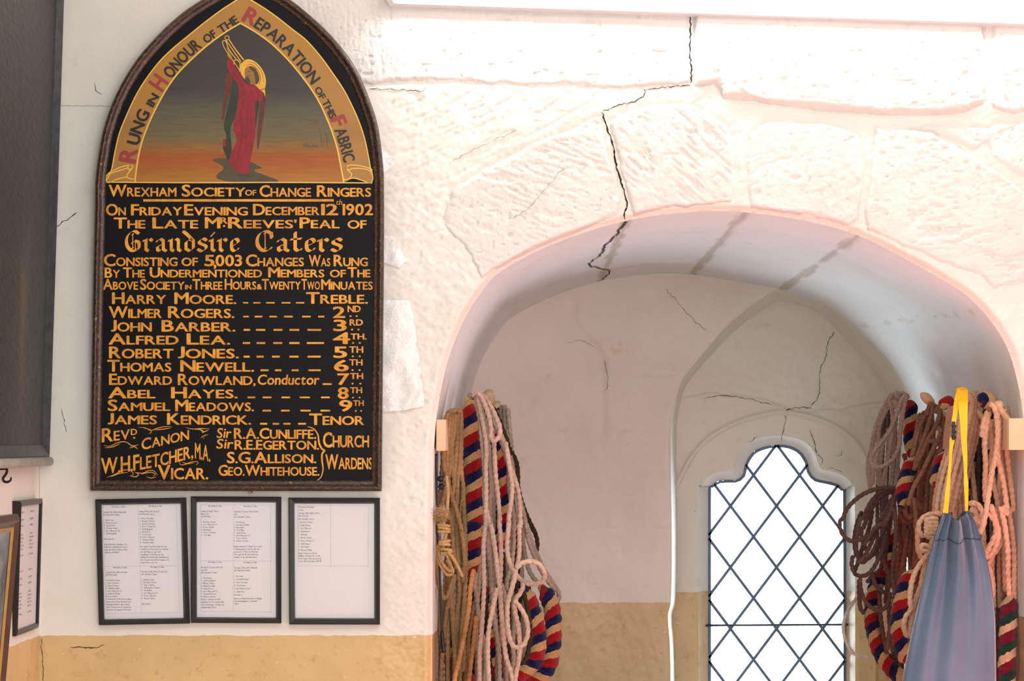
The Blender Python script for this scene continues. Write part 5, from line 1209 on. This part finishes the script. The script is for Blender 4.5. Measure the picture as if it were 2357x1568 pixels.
# black cable down the jamb
M_bp = plain('black_plastic', lin(14, 14, 16), .4)
cab = thing('black_cable', 'thin black cable with two round clips and a plug down the left jamb', 'cable', P(1004, 1300, .985))
mb = MB(); mb.tube(smooth_line(at(rA([(105,760),(104,900),(108,1100),(112,1300),(118,1500)])+rB([(112,40),(120,200),(135,450),(148,800),(160,1090)]), .985), n=60), .0032, 8); mb.build('cord', M_bp, cab, smooth=True)
mb = MB(); mb.tube(smooth_line(at(rB([(158,1080),(166,1180),(176,1290)]), .98), n=12), .0056, 8); mb.build('plug', M_bp, cab, smooth=True)
for (x, y) in ((150,1012),(158,1090)):
    mb = MB(); c = Vector(P(*rA([(x, y)])[0], .985)); mb.tube([c+Vector((-.008,0,0)), c+Vector((-.004,-.004,0)), c+Vector((.004,-.004,0)), c+Vector((.008,0,0))], [.003, .0085, .0085, .003], 10); mb.build('clip', M_bp, cab, smooth=True)

# ---------------- right bunch
q1 = bell_rope('greyish pink rope coil on the farthest peg, beside the window', P(2046, 925, .79))
runs([
 at(rC([(690,215),(640,195),(600,215),(560,300),(505,400),(452,540),(440,740),(400,940),(382,1120)]), .79, .785), at(rC([(640,215),(570,240),(500,340),(440,470),(396,620),(372,800),(352,950),(368,1140)]), .785, .78),
 at(rC([(600,250),(570,215),(556,260),(585,420),(580,600),(552,800),(505,1000),(475,1150)]), .795, .79),
 at(rC([(730,225),(690,240),(640,370),(600,480),(545,590),(470,690),(405,770),(368,850),(388,910),(455,938),(540,900),(610,830),(650,730),(662,600),(680,440),(716,260),(730,225)]), .815, .815),
 at(rC([(630,240),(618,440),(604,660),(590,900),(562,1130)]), .79, .785), at(rC([(660,560),(650,720),(640,900),(612,1130)]), .785, .78), at(rC([(500,640),(470,800),(458,960),(448,1130)]), .785, .78), at(rC([(550,620),(536,820),(512,1000),(508,1150)]), .78, .775),
 at(rC([(420,600),(372,760),(338,900),(345,1060),(372,1200)]), .775, .775), at(rC([(400,900),(440,1000),(440,1120)]), .78, .78), at(rC([(640,205),(690,200),(738,232),(700,250),(640,230),(612,200),(650,190)]), .80, .80)],
 R_GREY if False else rope_mat('grey_pink_rope', lin(176, 150, 138), .16), q1, 'rope', R=.0074)
sally(at(rC([(720,320),(745,300),(770,330),(768,450),(758,560),(762,680),(785,800),(800,880)]), .795, .80), 0.02138, W_RBC, q1, seed=12, tip=(.1, .1), flip=-1)
q2 = bell_rope('brown bell rope with striped grip on the turned peg, left of the yellow strap', P(2119, 905, .86))
runs([
 at(rC([(930,420),(955,330),(975,300),(985,380),(945,520),(890,680),(845,800),(805,940)]), .865, .87), at(rC([(1010,400),(1050,335),(1055,420),(1015,540),(950,640),(900,760),(845,880),(792,970)]), .87, .875),
 at(rC([(960,330),(920,400),(865,520),(825,650),(800,780),(778,900)]), .86, .865), at(rC([(1000,340),(1030,330),(1068,400),(1080,480),(1060,560)]), .865, .87),
 at(rC([(1040,540),(1068,580),(1046,660),(1005,740),(950,850),(890,980),(830,1080),(775,1200),(745,1325)]), .885, .90), at(rC([(935,672),(980,680),(1040,690),(1066,672)]), .89),
 at(rC([(1090,430),(1098,600),(1070,780),(1010,950),(985,1150),(970,1390)]), .87, .87), at(rC([(1120,440),(1110,640),(1060,860),(1025,1080),(1010,1320)]), .865, .865), at(rC([(1080,700),(1020,850),(960,1000),(930,1200),(915,1420)]), .862, .86), at(rC([(800,1240),(820,1400),(815,1560)]), .88, .88, False), at(rC([(850,1300),(880,1400),(900,1500)]), .87)],
 R_BROWN, q2, 'rope', R=.0074)
sally(at(rC([(800,840),(760,930),(725,1030),(698,1130),(680,1230),(665,1330)]), .865, .875), 0.02237, W_RBC, q2, seed=13, tip=(.1, .1), flip=-1)
q3 = bell_rope('salmon bell rope coil over the third peg, directly behind the yellow strap', P(2207, 905, .94))
runs([
 at(rC([(1330,300),(1356,215),(1380,300),(1352,480),(1295,720),(1240,960),(1190,1180),(1150,1390)]), .945, .95), at(rC([(1345,260),(1390,200),(1412,300),(1395,460),(1352,680),(1300,920),(1240,1160),(1190,1380)]), .94, .945),
 at(rC([(1370,220),(1415,195),(1440,300),(1420,480),(1390,680),(1340,880),(1290,1080),(1240,1260)]), .937, .94), at(rC([(1395,200),(1440,205),(1466,320),(1448,520),(1420,680),(1375,860),(1330,1050),(1290,1230)]), .934, .937),
 at(rC([(1262,460),(1248,640),(1205,820),(1150,1000),(1110,1200),(1080,1400)]), .955, .955), at(rC([(1200,620),(1160,800),(1095,1000),(1050,1200),(1025,1400)]), .952, .952), at(rC([(1170,700),(1100,880),(1055,1060),(1020,1230),(1005,1400)]), .948, .948),
 at(rC([(1290,620),(1260,800),(1210,980),(1160,1180),(1120,1380)]), .955, .955), at(rC([(1350,700),(1300,860),(1250,1060),(1210,1240),(1180,1390)]), .95, .95)],
 R_SALMON, q3, 'rope', R=.0078)
sally(at(rC([(1090,360),(1110,310),(1160,290),(1200,300)]), .925), 0.02088, W_RBC, q3, seed=14, tip=(.05, .05), flip=-1)
sally(at(rC([(1110,790),(1075,880),(1050,980),(1035,1080),(1030,1170)]), .935), 0.02088, W_RBC, q3, seed=15, tip=(.08, .08), flip=-1, off=.02)
sally(at(rC([(1400,880),(1380,1000),(1360,1120),(1340,1250)]), .92), 0.02486, W_RBC, q3, seed=16, tip=(.06, .06), flip=-1)
mb = MB(); q = at(rC([(1165,340),(1140,460),(1120,600),(1105,760)]), .955)
for i in range(len(q)-1): pass
V_ = []; 
for (x, y, z), w_ in zip(q, (.007, .006, .0055, .004)): V_ += [(x-w_, y, z), (x+w_, y-.002, z), (x+w_, y+.003, z), (x-w_, y+.004, z)]
mb.add(V_, [(4*i+k, 4*i+(k+1) % 4, 4*i+4+(k+1) % 4, 4*i+4+k) for i in range(3) for k in range(4)]); mb.build('leather_strap', plain('brown_leather', lin(142, 88, 58), .5), q3)
q4 = bell_rope('salmon rope and red blue grip on the nearest peg, right of the yellow strap', P(2290, 925, .99))
runs([
 at(rC([(1480,640),(1500,480),(1550,380),(1530,500),(1508,700),(1518,900),(1512,1100),(1518,1290)]), .985, .985), at(rC([(1560,300),(1600,330),(1632,440),(1640,620),(1618,820),(1578,1000),(1552,1180),(1522,1380),(1490,1540)])+rD([(1290,180),(1268,260),(1255,300)]), .995, 1.0),
 at(rC([(1630,380),(1655,460),(1648,640),(1640,820),(1672,980),(1708,1160),(1732,1400)])+rD([(1440,60),(1478,250),(1500,450),(1500,650),(1512,830)]), .985, .985),
 at(rC([(1650,370),(1690,440),(1715,640),(1742,880),(1770,1100),(1798,1350)])+rD([(1512,100),(1540,300),(1555,520),(1552,760),(1560,860)]), .975, .975), at(rC([(1570,480),(1590,700),(1575,900),(1600,1100),(1640,1300),(1660,1500)])+rD([(1430,80),(1462,300),(1470,560),(1480,800)]), .97, .97),
 at(rC([(1660,700),(1700,950),(1740,1250)])+rD([(1480,40),(1530,350),(1540,640)]), .965, .965),
 at(rD([(1160,40),(1215,32),(1262,70),(1280,130),(1262,190),(1225,180)]), .99, .99), at(rD([(1200,190),(1230,140),(1200,80),(1180,110)]), .985, .985),
 at(rD([(1290,120),(1340,130),(1385,190),(1398,280),(1360,370),(1320,450),(1312,520)]), .985, .98), at(rD([(1340,50),(1400,110),(1450,200),(1462,290),(1432,390),(1372,480),(1330,560)]), .98, .975), at(rD([(1350,40),(1395,180),(1420,300),(1385,420),(1325,510)]), .985, .98),
 at(rD([(1270,200),(1290,300),(1292,400),(1310,520),(1350,620),(1372,740),(1372,850)]), .975, .97), at(rD([(1240,260),(1262,360),(1290,470),(1330,600)]), .97, .97)],
 R_SALMON, q4, 'rope', R=.0078)
sally(at(rC([(1460,290),(1490,255),(1530,265),(1562,320),(1575,370)]), .975), 0.02287, W_RBC, q4, seed=17, tip=(.05, .05), off=.05, flip=-1)
q5 = bell_rope('rope with maroon, green and cream striped grip hanging at the far right edge', P(2315, 1380, .985))
sally(at(rD([(1512,810),(1512,880),(1505,1000),(1500,1130),(1492,1270),(1490,1420),(1492,1560)]), .975, .975, True), 0.02436, W_MGC, q5, seed=18, tip=(.12, 0), flip=-1)
runs([at(rD([(1585,700),(1580,1000),(1572,1300),(1560,1550)]), .965, .965, True), at(rD([(1400,700),(1420,1000),(1400,1300)]), .94, .94, True), at(rD([(1450,600),(1450,900),(1440,1250)]), .935, .935, True), at(rC([(1530,330),(1560,700),(1600,1100),(1640,1500)]), .93, .93, True)], R_PLUM, q5, 'rope', R=.0078)
q6 = bell_rope('dark plum rope coil with a wide loop crossing the window edge', P(2050, 1130, .83))
runs([
 at(rC([(660,1160),(560,1145),(440,1155),(320,1195),(215,1265),(130,1355),(78,1460)])+rD([(52,180),(52,250),(85,320),(140,355),(215,350),(300,312),(390,235),(450,150),(500,50)]), .85, .865),
 at(rC([(640,1180),(540,1160),(440,1210),(350,1320),(290,1450)])+rD([(225,170),(200,300),(190,430),(230,540),(290,510),(350,420),(390,320)]), .845, .85), at(rC([(620,1200),(520,1200),(420,1290),(340,1420),(300,1530)])+rD([(235,270),(250,380),(290,450)]), .84, .84),
 at(rC([(650,1170),(600,1230),(540,1330),(480,1450)])+rD([(390,180),(350,300),(300,420),(240,520),(200,545)]), .86, .86), at(rC([(600,1240),(560,1400),(500,1520)])+rD([(420,200),(350,250),(300,330),(250,400)]), .87, .865),
 at(rD([(165,480),(152,560),(180,640),(240,662),(310,630),(370,540),(420,420),(450,300)]), .855, .855), at(rD([(222,680),(230,780),(270,880),(340,945),(410,955),(465,900),(485,800)]), .86, .86),
 at(rD([(330,630),(350,720),(400,780),(450,800),(482,720),(465,620),(430,540),(425,470)]), .85, .85), at(rD([(515,60),(535,250),(520,450),(505,640),(525,820)]), .87, .87), at(rD([(430,330),(420,480),(400,600),(330,660),(280,720)]), .84, .84),
 at(rD([(240,100),(200,200),(175,330),(190,470),(250,520),(330,480),(400,380),(440,240)]), .835, .835), at(rD([(215,690),(215,800),(225,930),(260,990)]), .845, .845), at(rD([(390,790),(400,1000),(425,1180),(452,1330)]), .845, .845), at(rD([(470,900),(480,1100),(508,1320)]), .85, .85),
 at(rD([(560,600),(540,760),(510,900),(480,1050)]), .86, .86), at(rD([(470,1340),(520,1370),(600,1370)]), .84, .84), at(rD([(540,900),(500,1050),(470,1180),(460,1300)]), .865, .865),
 at(rD([(330,90),(300,250),(250,400),(200,560),(165,640)]), .828, .828), at(rD([(450,60),(470,300),(440,500),(460,700),(440,900)]), .83, .83)],
 R_PLUM, q6, 'rope', R=.0070)
sally(at(rD([(420,600),(390,680),(352,780),(332,900),(325,1020),(340,1140),(378,1280),(440,1400),(520,1490),(620,1570)]), .82, .85), 0.02436, W_RBC, q6, seed=20, tip=(.1, 0), flip=-1)
sally(at(rD([(480,250),(490,400),(470,560),(420,680)]), .80), 0.02188, W_RBC, q6, seed=21, tip=(.06, .06), flip=-1)
q7 = thing('white_cord', 'pale white cord looping out against the window jamb at the lower right', 'rope', P(1965, 1480, .80))
runs([at(rD([(225,740),(200,840),(135,930),(88,1040),(80,1140),(112,1250),(170,1330),(240,1358),(310,1355)]), .80, .80)], R_WHITE, q7, 'cord', R=.0062)
q8 = bell_rope('salmon rope in a wrapped hank left of the blue bag, striped grip below', P(2140, 1190, .975))
runs([
 at(rD([(935,125),(870,122),(795,140),(742,190),(730,250),(748,300),(790,318)]), .985, .985)]+[at(rD([(900,170+i*31),(840,165+i*31),(795,180+i*31),(812,200+i*31),(860,202+i*31),(895,196+i*31)]), .99) for i in range(5)]+[
 at(rD([(850,330),(840,380),(845,420),(800,400),(765,395),(752,420),(768,442),(830,440)]), .99), at(rD([(830,440),(770,520),(715,600),(670,720),(655,860),(662,950),(620,1010),(600,1080),(618,1160),(645,1190)]), .99, .99),
 at(rD([(838,460),(790,560),(765,650),(742,760),(700,880),(676,1000),(655,1130),(648,1200)]), .985, .99), at(rD([(845,470),(810,600),(790,700),(750,780)]), .98, .985), at(rD([(720,230),(720,330),(725,440),(760,520)]), .965, .965)],
 R_SALMON, q8, 'rope', R=.0074)
sally(at(rD([(700,600),(650,680),(605,760),(580,860),(562,980),(558,1100),(570,1220),(605,1330),(640,1420)]), .93, .94), 0.02237, W_RBC, q8, seed=22, tip=(.1, .06), flip=-1)
q9 = bell_rope('dark red brown ropes filling the middle behind the blue bag', P(2110, 1180, .87))
runs([at(rD([(640,250),(625,380),(600,520),(570,640),(545,760)]), .86, .86), at(rD([(700,60),(705,250),(700,420),(690,600)]), .87, .87), at(rD([(580,60),(560,250),(570,400),(545,560),(530,700)]), .85, .85), at(rD([(740,280),(745,420),(720,520),(650,640),(560,740)]), .88, .88),
      at(rD([(600,80),(640,150),(700,140),(760,90)]), .875, .875), at(rD([(560,120),(620,200),(690,190),(740,150)]), .865, .865), at(rC([(900,1000),(880,1200),(890,1400),(860,1560)]), .85, .85), at(rC([(940,900),(930,1150),(950,1400),(930,1560)]), .855, .855),
      at(rC([(1000,950),(985,1200),(1010,1420)]), .85, .85), at(rD([(800,60),(780,200),(760,350),(720,480)]), .86, .86), at(rD([(850,60),(820,300),(780,480),(760,700)]), .865, .865), at(rD([(640,400),(660,600),(640,800),(600,1000)]), .84, .84, True),
      at(rD([(700,400),(720,700),(690,1000)]), .845, .845, True), at(rD([(610,300),(590,500),(610,700),(590,900)]), .83, .83, True), at(rC([(700,800),(740,1000),(720,1250),(740,1500)]), .83, .83), at(rC([(640,1160),(700,1200),(760,1180),(820,1220)]), .86, .86)],
     rope_mat('red_brown_rope', lin(132, 76, 62), .25), q9, 'rope', R=.0076)
sally(at(rC([(900,800),(880,1000),(860,1200),(850,1400),(870,1568)]), .80, .80), 0.02387, W_RBC, q9, seed=30, tip=(.06, .06), flip=-1)
sally(at(rC([(1330,700),(1300,900),(1270,1100)]), .89, .89), 0.02387, W_RBC, q9, seed=31, tip=(.06, .06), flip=-1)

# filler turns added to each bunch; darker ones put gap shade into colour
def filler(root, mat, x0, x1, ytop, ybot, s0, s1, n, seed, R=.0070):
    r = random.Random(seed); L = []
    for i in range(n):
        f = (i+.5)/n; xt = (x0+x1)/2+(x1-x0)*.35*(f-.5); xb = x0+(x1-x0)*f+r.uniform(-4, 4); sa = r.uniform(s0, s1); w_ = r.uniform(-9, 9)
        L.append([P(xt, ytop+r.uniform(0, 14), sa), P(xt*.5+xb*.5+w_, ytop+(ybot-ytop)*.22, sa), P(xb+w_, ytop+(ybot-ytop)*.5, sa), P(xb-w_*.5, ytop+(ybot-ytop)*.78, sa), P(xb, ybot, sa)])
    return runs(L, mat, root, 'filler_turns', R=R)
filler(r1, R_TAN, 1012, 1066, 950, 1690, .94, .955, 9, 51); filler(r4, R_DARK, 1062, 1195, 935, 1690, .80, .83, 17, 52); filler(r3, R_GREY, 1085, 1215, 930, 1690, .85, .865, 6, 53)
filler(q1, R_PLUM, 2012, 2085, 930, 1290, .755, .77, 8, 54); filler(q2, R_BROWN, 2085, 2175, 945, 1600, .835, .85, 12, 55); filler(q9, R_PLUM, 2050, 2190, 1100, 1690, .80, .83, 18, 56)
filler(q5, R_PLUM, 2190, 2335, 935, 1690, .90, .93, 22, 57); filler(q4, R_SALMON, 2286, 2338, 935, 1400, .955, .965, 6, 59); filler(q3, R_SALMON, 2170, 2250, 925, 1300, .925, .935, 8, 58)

# ------------------------------------------------------------------ drawstring bag
tf = NT('blue_grey_nylon'); f = tf.noise(1400, 2)
M_bag = tf.out(tf.ramp(tf.noise(5, 3), [(.3, lin(66, 90, 114)), (.7, lin(80, 106, 130))]), .52, tf.bump(f, .25, .0008), spec=.4); tf.b.inputs['Sheen Weight'].default_value = .3
M_strap = plain('yellow_webbing', lin(240, 186, 14), .6, .06, 60, .3)
bag = thing('drawstring_bag', 'slate blue drawstring bag hanging from the right rail by a yellow strap', 'bag', P(2205, 905, 1.0))
nu_, nv_ = 160, 110; V_ = []
Lx = [(2172,1182),(2165,1202),(2155,1228),(2146,1262),(2133,1312),(2119,1367),(2107,1417),(2092,1490),(2077,1568),(2068,1650),(2062,1760)]
Rx = [(2229,1182),(2243,1202),(2252,1228),(2262,1262),(2275,1312),(2284,1367),(2290,1417),(2292,1490),(2293,1568),(2293,1650),(2290,1760)]
Lq = smooth_line(Lx, n=nv_); Rq = smooth_line(Rx, n=nv_)
for j in range(nv_):
    f = j/(nv_-1); lx, ly = Lq[j]; rx, ry = Rq[j]; cx_, hw = (lx+rx)/2, (rx-lx)/2; dep = .018+.055*f
    for i in range(nu_):
        a = 2*math.pi*i/nu_; g = math.exp(-f*5.5)
        amp = .26*g+.20*math.exp(-f*1.5); rip = amp*(math.cos(10*a+.6+.5*f)+.35*math.cos(17*a+1.9+2*f)*g**.5+.6*math.cos(6*a+.4-f))
        px = cx_+hw*math.cos(a)*(1+.10*g*math.cos(13*a)); depth = dep*(math.sin(a))*(1)+.052*rip*(.35+.65*abs(math.sin(a)))*(1 if math.sin(a) < 0 else .4)
        py = (ly+ry)/2+ (ry-ly)/2*math.cos(a)
        if f < .25: # gathered rim: two peaks at the strap ends, a dip between them
            py += (1-f/.25)*(13*math.exp(-((px-2200)/13)**2)-5*math.exp(-((px-2178)/9)**2)-6*math.exp(-((px-2224)/9)**2)+2.5*math.cos(11*a))
        X, Y, Z = P(px, py, 1.012); V_.append((X, Y+depth, Z))
F_ = [(j*nu_+i, j*nu_+(i+1) % nu_, (j+1)*nu_+(i+1) % nu_, (j+1)*nu_+i) for j in range(nv_-1) for i in range(nu_)]
F_.append(tuple(range((nv_-1)*nu_, nv_*nu_)))
me = mesh_from('bag_body', V_, F_, M_bag, smooth=True); o = link(me, 'bag_body', bag)
# hem seam of the drawstring channel
mb = MB(); j = int(nv_*.11)
mb.tube([Vector(V_[j*nu_+i])*1.0+Vector((0, -.0006, 0)) for i in range(nu_//2, nu_)], .0010, 5); mb.build('hem_seam', plain('dark_seam', lin(40, 52, 70), .7), bag)
def strap(pxs, ws, s0, mat, name, parent, th=.0016, ss=None, tw=None):
    n_ = 40; q = smooth_line([(x, y, w_, (ss[i] if ss else s0)) for i, ((x, y), w_) in enumerate(zip(pxs, ws))], n=n_); V_ = []
    for i in range(n_):
        t = q[min(i+1, n_-1), :2]-q[max(i-1, 0), :2]; t /= np.linalg.norm(t); n2 = np.array([-t[1], t[0]]); h = q[i, 2]/2; tw_ = math.sin(i*.5)*.002
        a = P(*(q[i, :2]-n2*h), q[i, 3]); b = P(*(q[i, :2]+n2*h), q[i, 3]); b = (b[0], b[1]+tw_, b[2])
        V_ += [a, b, (b[0], b[1]+th, b[2]), (a[0], a[1]+th, a[2])]
    mb = MB(); mb.add(V_, [(4*i+k, 4*i+(k+1) % 4, 4*i+4+(k+1) % 4, 4*i+4+k) for i in range(n_-1) for k in range(4)]+[(3, 2, 1, 0), tuple(range(4*n_-4, 4*n_))])
    return mb.build(name, mat, parent)
strap(rC([(1285,165),(1290,240),(1292,320),(1300,520),(1304,700),(1314,860),(1318,1000),(1324,1120),(1328,1380)]), [x/4.355 for x in (112,100,96,72,54,44,30,44,30)], 1.0, M_strap, 'strap', bag, ss=[.985,.99,.995,1.0,1.005,1.01,1.012,1.014,1.014])
strap(rC([(1262,168),(1232,250),(1215,380),(1202,480),(1196,600)]), [x/4.355 for x in (50,48,46,44,40)], 1.0, M_strap, 'strap', bag, ss=[.985,.99,.995,1.0,1.004])
strap(rC([(1188,640),(1172,760),(1158,960),(1140,1160),(1116,1400)]), [x/4.355 for x in (56,34,28,40,52)], 1.0, M_strap, 'strap', bag, ss=[1.004,1.006,1.01,1.014,1.016])
mb = MB()
tops = [P(*rC([(x, y)])[0], s_) for x, y, s_ in ((1228,170,.985),(1240,148,.982),(1290,140,.98),(1335,150,.98),(1340,180,.982))]
V_ = []; 
for (x, y, z) in tops: V_ += [(x, y-.008, z-.004), (x, y, z+.001), (x, y+.016, z+.001), (x, y+.024, z-.006)]
mb.add(V_, [(4*i+k, 4*i+k+1, 4*i+5+k, 4*i+4+k) for i in range(4) for k in range(3)]); mb.build('strap_top', M_strap, bag, smooth=True)
mb = MB(); c0 = P(*rC([(1178,480)])[0], 1.004); c1 = P(*rC([(1212,665)])[0], 1.004)
mb.box((c0[0], c0[1]-.006, c1[2]), (c1[0], c0[1]+.002, c0[2])); mb.build('buckle', plain('black_buckle', lin(30, 16, 30), .3), bag, bevel=.0025)
for yy in (520, 580, 630):
    mb = MB(); a = P(*rC([(1176, yy)])[0], 1.006); b = P(*rC([(1222, yy+8)])[0], 1.006); mb.tube([a, b], .003, 8); mb.build('buckle_bar', plain('black_bar', lin(16, 10, 18), .3), bag, smooth=True)
